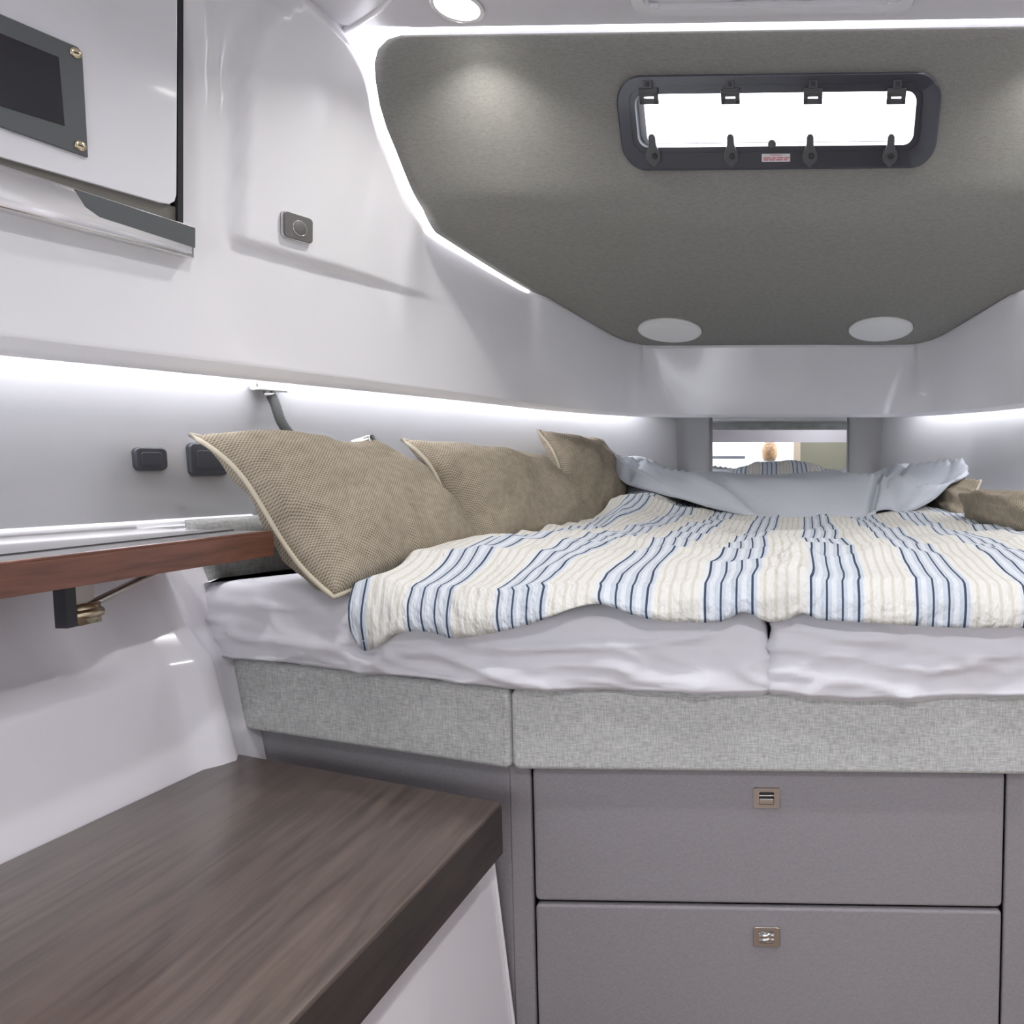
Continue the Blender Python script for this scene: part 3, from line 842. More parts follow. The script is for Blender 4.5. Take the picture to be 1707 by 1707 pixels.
mk('lamp_head', *tube([neck[-1], PN(592, 741, y0l-.015), PN(619, 733, y0l-.02), PN(623, 732, y0l-.02)], [.008, .0105, .0105, .009], 16), M['chrome'], G)

# ================================================================== SHELF AND LOWER WALL (left)
SZ = .885
pe = PZ(455, 886, SZ); pa = PZ(0, 940, SZ); dr = (pa-pe).normalized()
pb = PZ(416, 866, SZ)
s1 = pe; s0 = pe+dr*1.3
wb_ = wl_at_y(1.16); 
poly = [(s1.x, s1.y), (wl_at_y(s1.y+.05).x+.012, s1.y+.05), (wl_at_y(1.0).x+.012, 1.0), (wl_at_y(.7).x+.012, .7), (wl_at_y(.3).x+.015, .3), (wl_at_y(s0.y).x+.015, s0.y), (s0.x, s0.y)]
SH = thing('wall_shelf', 'long red-brown wooden wall shelf with a glossy grey top on a folding bracket', 'shelf', (s1.x-.1, .6, SZ-.05))
ccwp = ccw(poly)
autosm(mk('shelf_board', *prism(WF, ccwp, SZ-.040, SZ-.002), M['mahog'], SH))
autosm(mk('shelf_top', *prism(WF, ccw([(s1.x-.012, s1.y-.004)] + poly[1:-1] + [(s0.x-.012, s0.y)]), SZ-.003, SZ+.001), M['shelf_top'], SH))
efr = Fr((s1.x, s1.y, SZ), dr, (0, 0, 1))
autosm(bevel(mk('front_lip', *join(tube([V((s1.x-.004, s1.y, SZ-.001)), V((s0.x-.004, s0.y, SZ-.001))], .0035, 8)), M['mahog'], SH), .0005, 1))
grv = [V((s1.x-.075, s1.y+.01, SZ+.001)), V((s0.x-.075, s0.y, SZ+.001))]
mk('inlay_line', *tube(grv, .0018, 6), M['dark'], SH)
# rear upstand (white)
up = [V((wl_at_y(y).x+.024, y, SZ+.006)) for y in (-.1, .4, .7, .9, 1.0, 1.1, 1.2, 1.3, 1.4)]
mk('upstand', *tube(crs(up, 30), .007, 8), M['gel'], SH)
# folding bracket
xb = s1.x-.11
p = PXx(100, 1000, xb); yb = p.y
B = mk('bracket_post', *wbox(xb-.005, xb+.012, yb-.004, yb+.010, SZ-.105, SZ-.038), M['black'], SH, smooth=False)
mk('bracket_plate', *wbox(xb-.004, xb+.002, yb+.010, yb+.045, SZ-.080, SZ-.038), M['satin'], SH, smooth=False)
mk('hinge_block', *join(wbox(xb-.006, xb+.010, yb+.014, yb+.046, SZ-.106, SZ-.078), tube([V((xb+.006, yb+.01, SZ-.092)), V((xb+.006, yb+.048, SZ-.092))], .008, 10)), M['brass'], SH)
v, f = tube([V((xb, yb+.03, SZ-.085)), V((xb+.01, yb+.17, SZ-.042))], .006, 8)
mk('strut', v, f, M['satin'], SH)
mk('strut_rail', *wbox(xb-.008, xb+.012, yb+.05, yb+.26, SZ-.047, SZ-.039), M['satin'], SH, smooth=False)

# lower hull side below the shelf, with a niche and a rounded rib
CZ = .49
def hull_x(y, z):
    base = lerpt([(-.8, -1.10), (.5, -1.02), (.91, -.975), (1.12, -.952), (1.3, -.93)], y)
    return base - lerpt([(0, -.12), (.2, -.06), (CZ, 0), (.66, .035), (.72, .075), (SZ, .135), (LIPZ, .17)], z)
rows_ = []
ZZ = [0, .2, .4, CZ, .56, .62, .65, .662, .672, .69, .72, .76, .80, .84, SZ-.004]
YY = [-.8+.02*k for k in range(105)]
ny0 = PZ(0, 1200, .66)
for z in ZZ:
    r = []
    for y in YY:
        x = hull_x(y, z)
        # niche: wall set back above z = .665, ends in a rounded return
        if z > .666: x -= .055*sst(1.075, 1.05, y)*sst(.663, .674, z)
        # vertical rounded rib where the liner turns toward the berth
        x += .030*math.exp(-((y-1.175)/.028)**2)
        r.append(V((x, y, z)))
    rows_.append(r)
v, f = grid(rows_)
o = struct(mk('wall_left_hull', v, f, M['gel_low'])); 
if o.data.polygons[0].normal.x < 0: o.data.flip_normals()

# ================================================================== BERTH
YF = lambda x: 1.085 if abs(x) < XC else 1.085+(abs(x)-XC)*KA
XC = -PZ(848, 1150, .654).x; pL = PZ(325, 1091, .654); KA = .32
c0 = PY(848, 1150, 1.085)
FZ1 = c0.z; FZ0 = PY(848, 1284, 1.085).z
XC = -c0.x
e0 = PZ(325, 1091, FZ1); KA = (e0.y-1.085)/(abs(e0.x)-XC)
XE = e0.x
BED = thing('bed_base', 'built-in grey upholstered berth base with two drawers', 'bed base', (0, 1.6, 0))
def fascia(name, x0, x1, th=.035):
    y0, y1 = YF(x0), YF(x1); fr = Fr(((x0+x1)/2, (y0+y1)/2, FZ0), (x1-x0, y1-y0, 0), (0, 0, 1)); L = math.hypot(x1-x0, y1-y0)
    if fr.n.y > 0: raise SystemExit('fascia')
    poly = rr2(L-.004, FZ1-FZ0, .012, 5, 0, (FZ1-FZ0)/2)
    return mk(name, *prism(fr, poly, -th, 0, .008, 4), M['fascia'], BED)
fascia('fascia_panel', XE, -XC); fascia('fascia_panel', -XC, XC); fascia('fascia_panel', XC, -XE)
# end cheek: vertical cloth strip beside the mattress
chx = XE
# base body under the fascia
def inset_plan(d): return [(-XC+.0, 1.085+d), (XC, 1.085+d), (-XE, YF(XE)+d), (-XE, 2.4), (.5, 2.9), (-.5, 2.9), (XE, 2.4), (XE, YF(XE)+d)]
mk('body', *prism(WF, ccw(inset_plan(.045)), 0, FZ1-.012), M['dark'], BED, smooth=False)
mk('top_board', *prism(WF, ccw(inset_plan(.04)), FZ1-.011, FZ1-.003), M['bolster'], BED, smooth=False)
YD = 1.085+.022
dl = PY(891, 1400, YD).x; drx = PY(1672, 1400, YD).x
dz1 = FZ0-.003; dzm = PY(1280, 1508, YD).z
xcl = -XC-.012
def panel(name, x0, x1, y0, y1, z0, z1, mat, par, rnd=.004):
    fr = Fr(((x0+x1)/2, (y0+y1)/2, z0), (x1-x0, y1-y0, 0), (0, 0, 1)); L = math.hypot(x1-x0, y1-y0)
    return mk(name, *prism(fr, rr2(L, z1-z0, rnd*1.5, 4, 0, (z1-z0)/2), -.02, 0, rnd, 3), mat, par)
panel('stile', xcl, dl-.004, YD, YD, .02, FZ0+.02, M['drawer'], BED)
panel('stile', drx+.004, -xcl, YD, YD, .02, FZ0+.02, M['drawer'], BED)
panel('side_panel', XE, xcl, YF(XE)+.03, YD+.002, .02, FZ0+.02, M['drawer'], BED)
panel('side_panel', -xcl, -XE, YD+.002, YF(XE)+.03, .02, FZ0+.02, M['drawer'], BED)
for k, (z0, z1) in enumerate(((dzm+.0025, dz1), (.03, dzm-.0025))):
    d_ = panel('drawer', dl, drx, YD-.004, YD-.004, z0, z1, M['drawer'], BED, .006)
    lx, ly = ((1278, 1329), (1278, 1560))[k]
    lp = PY(lx, ly, YD-.004); fr = Fr(lp, (1, 0, 0), (0, 0, 1))
    w_, h_ = .043, .033
    hd = mk('latch', *ringprism(fr, rr2(w_, h_, .003, 3), rr2(w_*.55, h_*.62, .002, 3), -.002, .004, .001), M['satin'], d_); autosm(hd)
    mk('latch_cup', *prism(fr, rr2(w_*.56, h_*.63, .002, 3), -.004, .0006), M['black'] if k == 0 else M['satin'], hd, smooth=False)
    if k == 0:
        mk('latch_tongue', *prism(fr, rr2(w_*.54, h_*.28, .002, 3, 0, -h_*.15), .0, .005, .001, 2), M['satin'], hd)
        mk('latch_bar', *tube([fr(-w_*.27, h_*.12, .0025), fr(w_*.27, h_*.12, .0025)], .0016, 8), M['satin'], hd)
    else:
        v1 = tube([fr(-w_*.27, h_*.10, .003), fr(w_*.27, h_*.10, .003)], .0045, 10); v2 = tube([fr(-w_*.27, -h_*.14, .002), fr(w_*.27, -h_*.14, .002)], .004, 10)
        mk('latch_tongue', *join(v1, v2), M['chrome'], hd)

# bolster (grey cloth board) and white ledge along both hull sides
bol = offs(lip_full, .035); BOL = []
for k, sd in enumerate((1, -1)):
    pts = [p for p in bol if 1.27 < p.y < 2.62]
    pts = even(pts, 40); pts2 = even([p for p in bol if 1.40 < p.y < 2.62], 44)
    r = []
    for z, d in ((FZ1-.03, 0), (LEDGE-.03, 0), (LEDGE-.008, .004), (LEDGE, .012), (LEDGE, .03)):
        oo = offs(pts, d); r.append([V((q.x*sd, q.y, z)) for q in oo])
    v, f = grid(r)
    bo = thing('side_bolster', ('grey cloth bolster board along the hull behind the three leaning cushions', 'grey cloth bolster board along the hull behind the slumped cushions')[k], 'bolster', (pts[0].x*sd, pts[0].y, FZ1-.03))
    o = mk('cloth_board', v, f, M['bolster'], bo, flip=(sd < 0)); BOL.append(bo) if k == 0 else None
    sm = o.modifiers.new('thick', 'SOLIDIFY'); sm.thickness = .018; sm.offset = -1
    r = []
    for z, d in ((LEDGE-.002, .010), (LEDGE+.008, .008), (LEDGE+.012, .016), (LEDGE+.012, .075)):
        oo = offs(pts2, d); r.append([V((q.x*sd, q.y, z)) for q in oo])
    v, f = grid(r); struct(mk('trim_%d' % (7+k), v, f, M['gel'], flip=(sd < 0)))

# end cheek strip at the foot of the bolster
ck = mk('end_cheek', *prism(Fr((XE, YF(XE)+.002, FZ0-.0), V((-.9, .35, 0)), (0, 0, 1)), [(-.0, 0), (.075, 0), (.090, LEDGE-FZ0-.03), (.012, LEDGE-FZ0-.03)], -.02, .0, .004, 2), M['bolster'], BOL[0])
# ---- mattresses with white fitted sheets
MZ = .784
def mattress(side, label):
    sg = side
    xl = lambda y: -(wl_at_y(y, bol).x)+0
    # plan outline dense, counter-clockwise seen from above for the side < 0 (left) half
    P = []
    xin = .002
    def fr_pt(x): return V((x, YF(x)-.004, 0))
    xs = [xin+(abs(XE)+.0-xin)*k/140 for k in range(141)]
    P += [V((-x, YF(x)-.004, 0)) for x in xs]
    bp = [p for p in bol if YF(XE)+.03 < p.y < 2.60]; bp = even(bp, 50)
    P += [V((p.x+.012, p.y, 0)) for p in bp]
    P += [V((-.42+.42*k/12, 2.80, 0)) for k in range(1, 12)] + [V((-xin, 2.80-(2.80-1.081)*k/40, 0)) for k in range(40)]
    # round plan corners: smooth positions
    Q = P
    for it in range(1):
        Q = [Q[i-1]*.25+Q[i]*.5+Q[(i+1) % len(Q)]*.25 for i in range(len(Q))]
    n = len(Q)
    def outn(i):
        t = (Q[(i+1) % n]-Q[i-1]); t.normalize(); return V((-t.y, t.x, 0)) 
    sgn = 1
    c = sum(Q, V((0, 0, 0)))/n
    if outn(5).dot(Q[5]-c) < 0: sgn = -1
    prof_ = [(-.02, 0), (.003, .008), (.004, .02), (.003, .04), (.001, .06), (-.001, .08), (-.003, .098), (-.007, .112), (-.015, .123), (-.027, .130), (-.045, .132)]
    pf_ = [V((a_, b_, 0)) for a_, b_ in prof_]; prof_ = [(p_.x, p_.y) for p_ in pf_[:2] + cr(pf_[1:], 30)[1:]]
    sc_h = (MZ-FZ1)/.132
    vs_ = []
    for k, (d, h) in enumerate(prof_):
        for i in range(n):
            o_ = outn(i)*sgn; p = Q[i]; z = FZ1+h*sc_h
            front = p.y < YF(p.x)+.02
            dd = d
            if front:
                q = V((p.x*3.2, h*9, side*3.1)); wv = noise.noise(q*1.6)*.009 + noise.noise(V((p.x*6+h*38, h*16-p.x*3, 2+side)))*.005 + (1-abs(noise.noise(V((p.x*4.0-h*18, h*14+p.x*2, 8+side)))))**8*.012*sst(.125, .08, h) + (1-abs(noise.noise(V((p.x*9+h*34, h*20-p.x*5, 3+side)))))**8*.006*sst(.11, .06, h)
                wv *= sst(.135, .10, h)
                dd += wv+.002
                if h < .03:
                    X_ = p.x*(1 if side < 0 else -1)
                    z -= lerpt([(-1.1, 0), (-.6, .0), (-.4, .002), (-.2, .004), (-.03, .006), (.02, .003), (.06, .012), (.12, .016), (.2, .014), (.4, .009), (.6, .004), (1.1, 0)], X_)*(1-h/.03)
                dd += .004*sst(.03, 0, h)
            if not front and h > .105: dd *= .5
            vs_.append(V(((p.x+o_.x*dd)*(1 if side < 0 else -1), p.y+o_.y*dd, z)))
    fs_ = []
    for k in range(len(prof_)-1):
        for i in range(n):
            j = (i+1) % n; fs_.append((k*n+i, k*n+j, (k+1)*n+j, (k+1)*n+i))
    fs_.append(tuple(range((len(prof_)-1)*n, len(prof_)*n)))
    o = mk('mattress', vs_, fs_, M['sheet']); 
    bm = bmesh.new(); bm.from_mesh(o.data); bmesh.ops.recalc_face_normals(bm, faces=bm.faces); bm.to_mesh(o.data); bm.free()
    return tag(o, label, 'mattress')
mattress(-1, 'mattress in a white fitted sheet under the three leaning cushions')
mattress(1, 'mattress in a white fitted sheet under the pair of slumped cushions')

# ---- cushions
def pillow(corners, T, label, seed, face, noisy=1.0, ear=.055):
    TL, TR, BR, BL = [V(c) for c in corners]
    N_ = 36
    nrm = (TR-TL+BR-BL).cross(TL-BL+TR-BR).normalized()
    if nrm.dot(V(face)) < 0: nrm = -nrm
    def base(u, v):
        # edges pulled in between the corners
        a = 2*u-1; b_ = 2*v-1
        uu = .5+.5*a*(1-ear*(1-b_*b_)); vv = .5+.5*b_*(1-ear*(1-a*a))
        return TL.lerp(TR, uu).lerp(BL.lerp(BR, uu), vv) + nrm*(.016*math.sin(2*math.pi*v)*(1-u)-.010*math.sin(math.pi*u)*(1-v))
    W_ = ((TR-TL).length+(BR-BL).length)/2; H_ = ((BL-TL).length+(BR-TR).length)/2
    vs_ = []; uv_ = []; fs_ = []
    for sgn in (1, -1):
        k0 = len(vs_)
        for i in range(N_+1):
            for j in range(N_+1):
                u, v = j/N_, i/N_
                a = abs(2*u-1); b_ = abs(2*v-1)
                h = max(0, (1-a**2.6)*(1-b_**2.6))**.55
                wr = noise.noise(V((u*5+seed, v*5, seed*1.3+sgn)))*.016 + (1-abs(noise.noise(V((u*3.2-v*1.1+seed, v*3.4+u, seed+sgn)))))**5*.012*max(a, b_) + noise.noise(V((u*13, v*4+seed, sgn)))*.007*max(a, b_)
                p = base(u, v)+nrm*sgn*(T*h*(1 if sgn > 0 else .8)+wr*noisy*h**.5)
                vs_.append(p); uv_.append((u*W_, v*H_))
        for i in range(N_):
            for j in range(N_):
                q = (k0+i*(N_+1)+j, k0+i*(N_+1)+j+1, k0+(i+1)*(N_+1)+j+1, k0+(i+1)*(N_+1)+j)
                fs_.append(q if sgn < 0 else tuple(reversed(q)))
    Pn = thing('cushion', label, 'cushion', V((base(.5, 1).x, base(.5, 1).y, min(BL.z, BR.z))), 'beige woven cushions on the berth')
    o = mk('cover', vs_, fs_, M['weave'], Pn, uv=uv_)
    bm = bmesh.new(); bm.from_mesh(o.data); bmesh.ops.remove_doubles(bm, verts=bm.verts, dist=1e-5); bmesh.ops.recalc_face_normals(bm, faces=bm.faces); bm.to_mesh(o.data); bm.free()
    ed = [base(k/24, 0) for k in range(24)]+[base(1, k/24) for k in range(24)]+[base(1-k/24, 1) for k in range(24)]+[base(0, 1-k/24) for k in range(24)]
    mk('piping', *tube(ed, .0042, 8, True), M['pipe'], Pn)
    return Pn
IN = (1, -.6, .6)
pillow([PY(318, 725, 1.225), PY(668, 762, 1.58), PY(812, 918, 1.52), PY(556, 996, 1.135)], .092, 'largest beige woven cushion with cream piping overlapping the wooden shelf end', 1.0, IN)
pillow([PY(671, 733, 1.60), PY(900, 768, 2.03), PY(1000, 884, 1.98), PY(798, 925, 1.53)], .088, 'beige woven cushion with cream piping leaning between two other cushions', 2.0, IN)
pillow([PY(896, 717, 2.06), PY(998, 731, 2.38), PY(1042, 868, 2.32), PY(972, 890, 2.02)], .085, 'beige woven cushion standing beside the folded-back duvet lining', 3.0, IN)
IN2 = (-1, -.6, .8)
pillow([PY(1553, 808, 2.38), PY(1635, 801, 2.12), PY(1609, 878, 2.03), PY(1543, 848, 2.28)], .055, 'small beige woven cushion tucked under the tip of the folded duvet', 4.0, IN2)
pillow([PY(1622, 832, 1.98), PY(1790, 822, 1.62), PY(1770, 912, 1.54), PY(1606, 874, 1.98)], .080, 'beige woven cushion slumped against the bolster across from the leaning cushions', 5.0, IN2)

# ---- duvet
edge_px = [(583, 1050), (592, 1076), (604, 1085), (640, 1075), (656, 1057), (700, 1051), (730, 1056), (760, 1064), (830, 1052), (900, 1036), (960, 1013), (1005, 1006), (1060, 1026), (1100, 1034),
           (1150, 1036), (1205, 1036), (1240, 1018), (1282, 1037), (1318, 1030), (1340, 1016), (1356, 1030), (1420, 1036), (1500, 1041), (1600, 1045), (1707, 1046), (1800, 1048), (1900, 1049), (2000, 1050)]
ridge_px = [(592, 985), (600, 974), (612, 965), (640, 962), (660, 975), (700, 990), (730, 998), (760, 1000), (830, 990), (900, 978), (960, 975), (1005, 978), (1060, 982), (1100, 978),
            (1150, 972), (1205, 972), (1240, 962), (1282, 955), (1318, 942), (1340, 950), (1356, 966), (1420, 968), (1500, 968), (1600, 972), (1707, 976), (1800, 978), (1900, 981), (2000, 984)]
def on_front(px, py, off):
    y = 1.1
    for it in range(12):
        p = PY(px, py, y); y = YF(p.x)+off
    return PY(px, py, y)
E = [on_front(x, y, -.030) for x, y in edge_px]; Rg = [on_front(x, y, .008) for x, y in ridge_px]
for p_ in Rg: p_.z = max(p_.z, MZ+.014)
NU = 300; NB = 190
def cri(pts, tl):
    P = [V(p) for p in pts]; P = [P[0]*2-P[1]]+P+[P[-1]*2-P[-2]]; out = []
    for t in tl:
        i = min(int(t), len(pts)-2); q = t-i; a, b_, c, d = P[i:i+4]
        out.append(.5*((2*b_)+(c-a)*q+(2*a-5*b_+4*c-d)*q*q+(3*b_-a-3*c+d)*q**3))
    return out
# parameter so that columns are even in x of the ridge
dense_t = [k*(len(Rg)-1)/2000 for k in range(2001)]
dr_ = cri(Rg, dense_t)
tl = []; j = 0
x0_, x1_ = dr_[0].x, dr_[-1].x
for k in range(NU):
    xt = x0_+(x1_-x0_)*k/(NU-1)
    while j < 1999 and dr_[j+1].x < xt: j += 1
    tl.append(dense_t[j])
Ec = cri(E, tl); Rc = cri(Rg, tl)
for it in range(5):
    Ec = [Ec[0]]+[Ec[i-1]*.25+Ec[i]*.5+Ec[i+1]*.25 for i in range(1, NU-1)]+[Ec[-1]]
    Rc = [Rc[0]]+[Rc[i-1]*.25+Rc[i]*.5+Rc[i+1]*.25 for i in range(1, NU-1)]+[Rc[-1]]
dx_ = [Ec[i].x-Rc[i].x for i in range(NU)]
for it in range(60): dx_ = [dx_[0]]+[(dx_[i-1]+2*dx_[i]+dx_[i+1])/4 for i in range(1, NU-1)]+[dx_[-1]]
for i in range(NU): Ec[i].x = Rc[i].x+dx_[i]
Ltab = [(1.15, -.635), (1.30, -.66), (1.5, -.64), (2.0, -.53), (2.3, -.50), (2.85, -.42)]
Rtab = [(1.05, .66), (1.3, .70), (1.6, .64), (2.0, .585), (2.3, .53), (2.85, .42)]
def bed_h(x, y):
    """height of the duvet top over the mattress"""
    z = lerpt([(1.1, .030), (1.3, .040), (1.7, .045), (2.1, .058), (2.85, .06)], y)
    n1 = noise.noise(V((x*3.1+.4, y*2.3, .3)))*.016 + noise.noise(V((x*8.0+y*1.6, y*4.6, 1.7)))*.011
    q = x*2.0+y*6.0
    n2 = (1-abs(noise.noise(V((x*2.4+y*.8, y*7.5, 4.2)))))**3*.017 + (1-abs(noise.noise(V((x*7-y*1.5, y*3.5, 9.2)))))**4*.010
    z += n1+n2
    z += noise.noise(V((x*28, y*20, 2.2)))*.0022
    z += .055*math.exp(-((x+.40)/.10)**2-((y-2.12)/.22)**2)           # rises beside the third cushion
    z += .165*math.exp(-((x-.0)/.27)**2-((y-2.62)/.13)**2)              # heap at the head end
    # bunched fold near the front middle
    dx = x-.02-(y-1.15)*.12
    z += .034*math.exp(-((dx-.02)/.024)**2)*sst(1.32, 1.16, y) - .012*math.exp(-((dx-.075)/.025)**2)*sst(1.30, 1.15, y)
    return z
rows_ = []; uvr = []
xrel = [k/(NU-1) for k in range(NU)]
Wd = x1_-x0_
def ucoord(i, y): return (xrel[i]-.5)*1.42+.6
# under-hem row, face rows, ridge, top rows
fv = 9
for k in range(fv):
    t = k/(fv-1)
    r = []; uvr_row = []
    for i in range(NU):
        a = Ec[i]; b_ = Rc[i]
        p = a.lerp(b_, t); p = p + V((0, -.012*math.sin(math.pi*min(1, t*.9+.1)), 0))
        w_ = noise.noise(V((p.x*15, t*1.2+p.x*2, 5.5)))*.011*(1-.6*t) + noise.noise(V((p.x*36, t*3, 8.5)))*.004*(1-.4*t)
        r.append(p+V((0, -w_, w_*.3))); uvr_row.append((ucoord(i, 0), t*.07))
    rows_.append(r); uvr.append(uvr_row)
hem = []
for i in range(NU):
    a = Ec[i]; hem.append(a+V((0, .022, -.001)))
rows_.insert(0, hem); uvr.insert(0, [(ucoord(i, 0), -.01) for i in range(NU)])
YEND = 2.86
for k in range(1, NB+1):
    t = k/NB; r = []; ur = []
    for i in range(NU):
        b_ = Rc[i]
        y = b_.y+(YEND-b_.y)*t
        xl, xr = lerpt(Ltab, y), lerpt(Rtab, y)
        bl = sst(0, .30, t)
        xg = xl+(xr-xl)*xrel[i]
        x = b_.x+(xg-b_.x)*bl
        z = MZ+bed_h(x, y)
        # front ridge blends into the bed height
        zb = b_.z+.004; z = max(z, MZ+.016)
        f_ = sst(0, .10, t); zz = zb+(z-zb)*f_
        # side edges come down to the mattress
        e = min(xrel[i], 1-xrel[i])*Wd
        zz -= (zz-(MZ+.008))*(1-sst(0, .05, e))*sst(0, .03, t)
        side_w = .010*noise.noise(V((x*2, y*5, 7)))
        x += side_w + .006*noise.noise(V((x*4, y*9, 3)))
        r.append(V((x, y, zz))); ur.append((ucoord(i, 0), .07+t*1.75))
    rows_.append(r); uvr.append(ur)
v, f = grid(rows_)
DV = thing('duvet', 'rumpled cream and blue striped duvet spread over the berth with its lining folded back', 'duvet', (0, 1.7, MZ))
o = mk('striped_cover', v, f, M['stripe'], DV, uv=[q for r in uvr for q in r])
if sum(p.normal.z for p in o.data.polygons) < 0: o.data.flip_normals()
sm = o.modifiers.new('thick', 'SOLIDIFY'); sm.thickness = .006; sm.offset = -1

# folded-back plain lining
fold = [(1020, 764, 776, 2.26, 2.31), (1030, 762, 795, 2.24, 2.34), (1045, 760, 808, 2.22, 2.36), (1066, 760, 816, 2.20, 2.37), (1090, 768, 823, 2.17, 2.38), (1112, 783, 830, 2.14, 2.40), (1140, 789, 837, 2.10, 2.42), (1180, 791, 848, 2.06, 2.44),
        (1220, 791, 858, 2.02, 2.45), (1260, 792, 868, 1.99, 2.45), (1310, 793, 873, 1.97, 2.45), (1360, 794, 875, 1.96, 2.45), (1410, 796, 872, 1.97, 2.43), (1440, 797, 866, 1.98, 2.41), (1462, 788, 855, 2.02, 2.38),
        (1482, 779, 852, 2.04, 2.35), (1505, 772, 857, 2.02, 2.33), (1530, 775, 850, 2.04, 2.31), (1560, 780, 834, 2.07, 2.29), (1585, 783, 812, 2.11, 2.26), (1604, 786, 797, 2.14, 2.23), (1613, 787, 789, 2.17, 2.21)]
NF = 220
ctrl = [(V((x, ty, 0)), V((x, by, 0)), db, dt) for x, ty, by, db, dt in fold]
rows_ = []
tl2 = [k*(len(fold)-1)/(NF-1) for k in range(NF)]
tops = cri([PY(x, ty, dt) for x, ty, by, db, dt in fold], tl2); bots = cri([PY(x, by, db) for x, ty, by, db, dt in fold], tl2)
for k in range(NF):
    a, b_ = bots[k], tops[k]; h = (b_-a).length; s_ = []
    d = b_-a
    nn = V((0, -d.z, d.y)).normalized()    # outward, up and aft
    back = b_+V((0, .05+.1*min(1, h/.3), 0)); back.z = max(MZ+.02, b_.z-.12)
    fold_s = k/(NF-1)
    for q in range(34):
        t = q/33
        if t < .08: p = a+V((0, .035*(1-t/.08), .004))
        elif t < .8:
            s2 = (t-.08)/.72; p = a.lerp(b_, s2)+nn*(h*.13*math.sin(math.pi*s2**.8))
        else:
            s2 = (t-.8)/.2; p = b_.lerp(back, s2)+V((0, 0, h*.06*math.sin(math.pi*s2)))
        s3 = math.sin(math.pi*min(1, t/.8)) if t < .8 else 0
        X = p.x; Z = p.z
        endw = 1+1.2*sst(.30, .0, fold_s)+1.3*sst(.66, .85, fold_s)
        big = noise.noise(V((X*7+t*3, t*2.2-X*3, 2.0)))*.014 + ((1-abs(noise.noise(V((X*3.4+t*2.6, t*1.3+X*1.5, 6.0)))))**5-.3)*.034
        small = noise.noise(V((X*20+t*6, t*6, 1.0)))*.0016
        def crease(s0, t0, s1, t1, w_, dep):
            ex, ey = s1-s0, (t1-t0)*.35; q_ = max(0, min(1, ((fold_s-s0)*ex+(t-t0)*.35*ey)/(ex*ex+ey*ey)))
            return dep*math.exp(-(math.hypot(fold_s-s0-q_*ex, (t-t0)*.35-q_*ey)/w_)**2)
        cz = crease(.22, .72, .44, .14, .016, -.020) + crease(.30, .74, .50, .30, .02, .008) + crease(.64, .10, .70, .62, .014, -.034) + crease(.70, .30, .78, .70, .013, -.022) + crease(.74, .12, .90, .45, .016, -.014) + crease(.10, .2, .16, .7, .018, -.022)
        p = p+nn*((big*endw*.8*s3**1.4+small*s3)*min(1, h/.12)+cz*min(1, s3*1.6)*min(1, h/.10))
        s_.append(p)
    rows_.append(s_)
v, f = grid(rows_)
o = mk('folded_lining', v, f, M['lining'], DV)
o['label'] = 'plain pale blue-grey underside of the duvet folded back'
bm = bmesh.new(); bm.from_mesh(o.data); bmesh.ops.recalc_face_normals(bm, faces=bm.faces); bm.to_mesh(o.data); bm.free()
if o.data.polygons[len(o.data.polygons)//2].normal.dot(V((0, -1, 1))) < 0: o.data.flip_normals()
sm = o.modifiers.new('thick', 'SOLIDIFY'); sm.thickness = .005; sm.offset = -1

# ================================================================== COUNTER (dark wood)
k0 = PZ(838, 1335, CZ); k1 = PZ(395, 1256, CZ); k2 = PZ(0, 1440, CZ); k3 = PZ(480, 1707, CZ)
dL = (k2-k1).normalized(); dR = (k3-k0).normalized()
q2 = k1+dL*1.2; q3 = k0+dR*1.1
poly = ccw([(k0.x, k0.y-.006), (k0.x-.012, k0.y), (k1.x, k1.y), (q2.x, q2.y), (q3.x, q3.y)])
K = thing('counter', 'thick dark walnut counter top at the foot of the berth', 'counter', (k0.x-.25, .6, 0))
TH = .078
autosm(mk('wooden_top', *prism(WF, poly, CZ-TH, CZ, .0025, 2), M['walnut'], K))
en = V((dR.y, -dR.x, 0)); 
if en.x < 0: en = -en
efr = Fr((k0.x, k0.y-.008, CZ-TH), dR, (0, 0, 1))
ee = .0016 if efr.n.dot(en) > 0 else -.0016
autosm(mk('edge_band', *prism(efr, [(0, .001), (1.09, .001), (1.09, TH-.004), (0, TH-.004)], min(0, ee), max(0, ee)), M['walnut_edge'], K))
# pedestal below the counter: pale moulded side leaning toward the berth drawers
t0 = PY(820, 1455, YD-.01); b0 = PY(852, 1707, YD-.01); dz_ = (b0.z-t0.z); sl = (b0.x-t0.x)/dz_
xt = t0.x+sl*(CZ-TH-t0.z); xb_ = t0.x+sl*(0-t0.z)
pv = []
for y, dx in ((YD-.005, 0), (.6, -.03), (-.05, -.06)):
    pv.append([V((xb_+dx, y, 0)), V((xt+dx, y, CZ-TH+.001)), V((xt+dx-.40, y, CZ-TH+.001)), V((xb_+dx-.34, y, 0))])
v, f = grid(pv, True); f.append((0, 1, 2, 3)); f.append((8, 9, 10, 11))
o = mk('pedestal', v, f, M['gel_low'], K, smooth=False)
bm = bmesh.new(); bm.from_mesh(o.data); bmesh.ops.recalc_face_normals(bm, faces=bm.faces); bm.to_mesh(o.data); bm.free()
mk('corner_bead', *tube([V((xb_+.002, YD-.006, .001)), V((xt+.002, YD-.006, CZ-TH))], .003, 8), M['gel'], K)

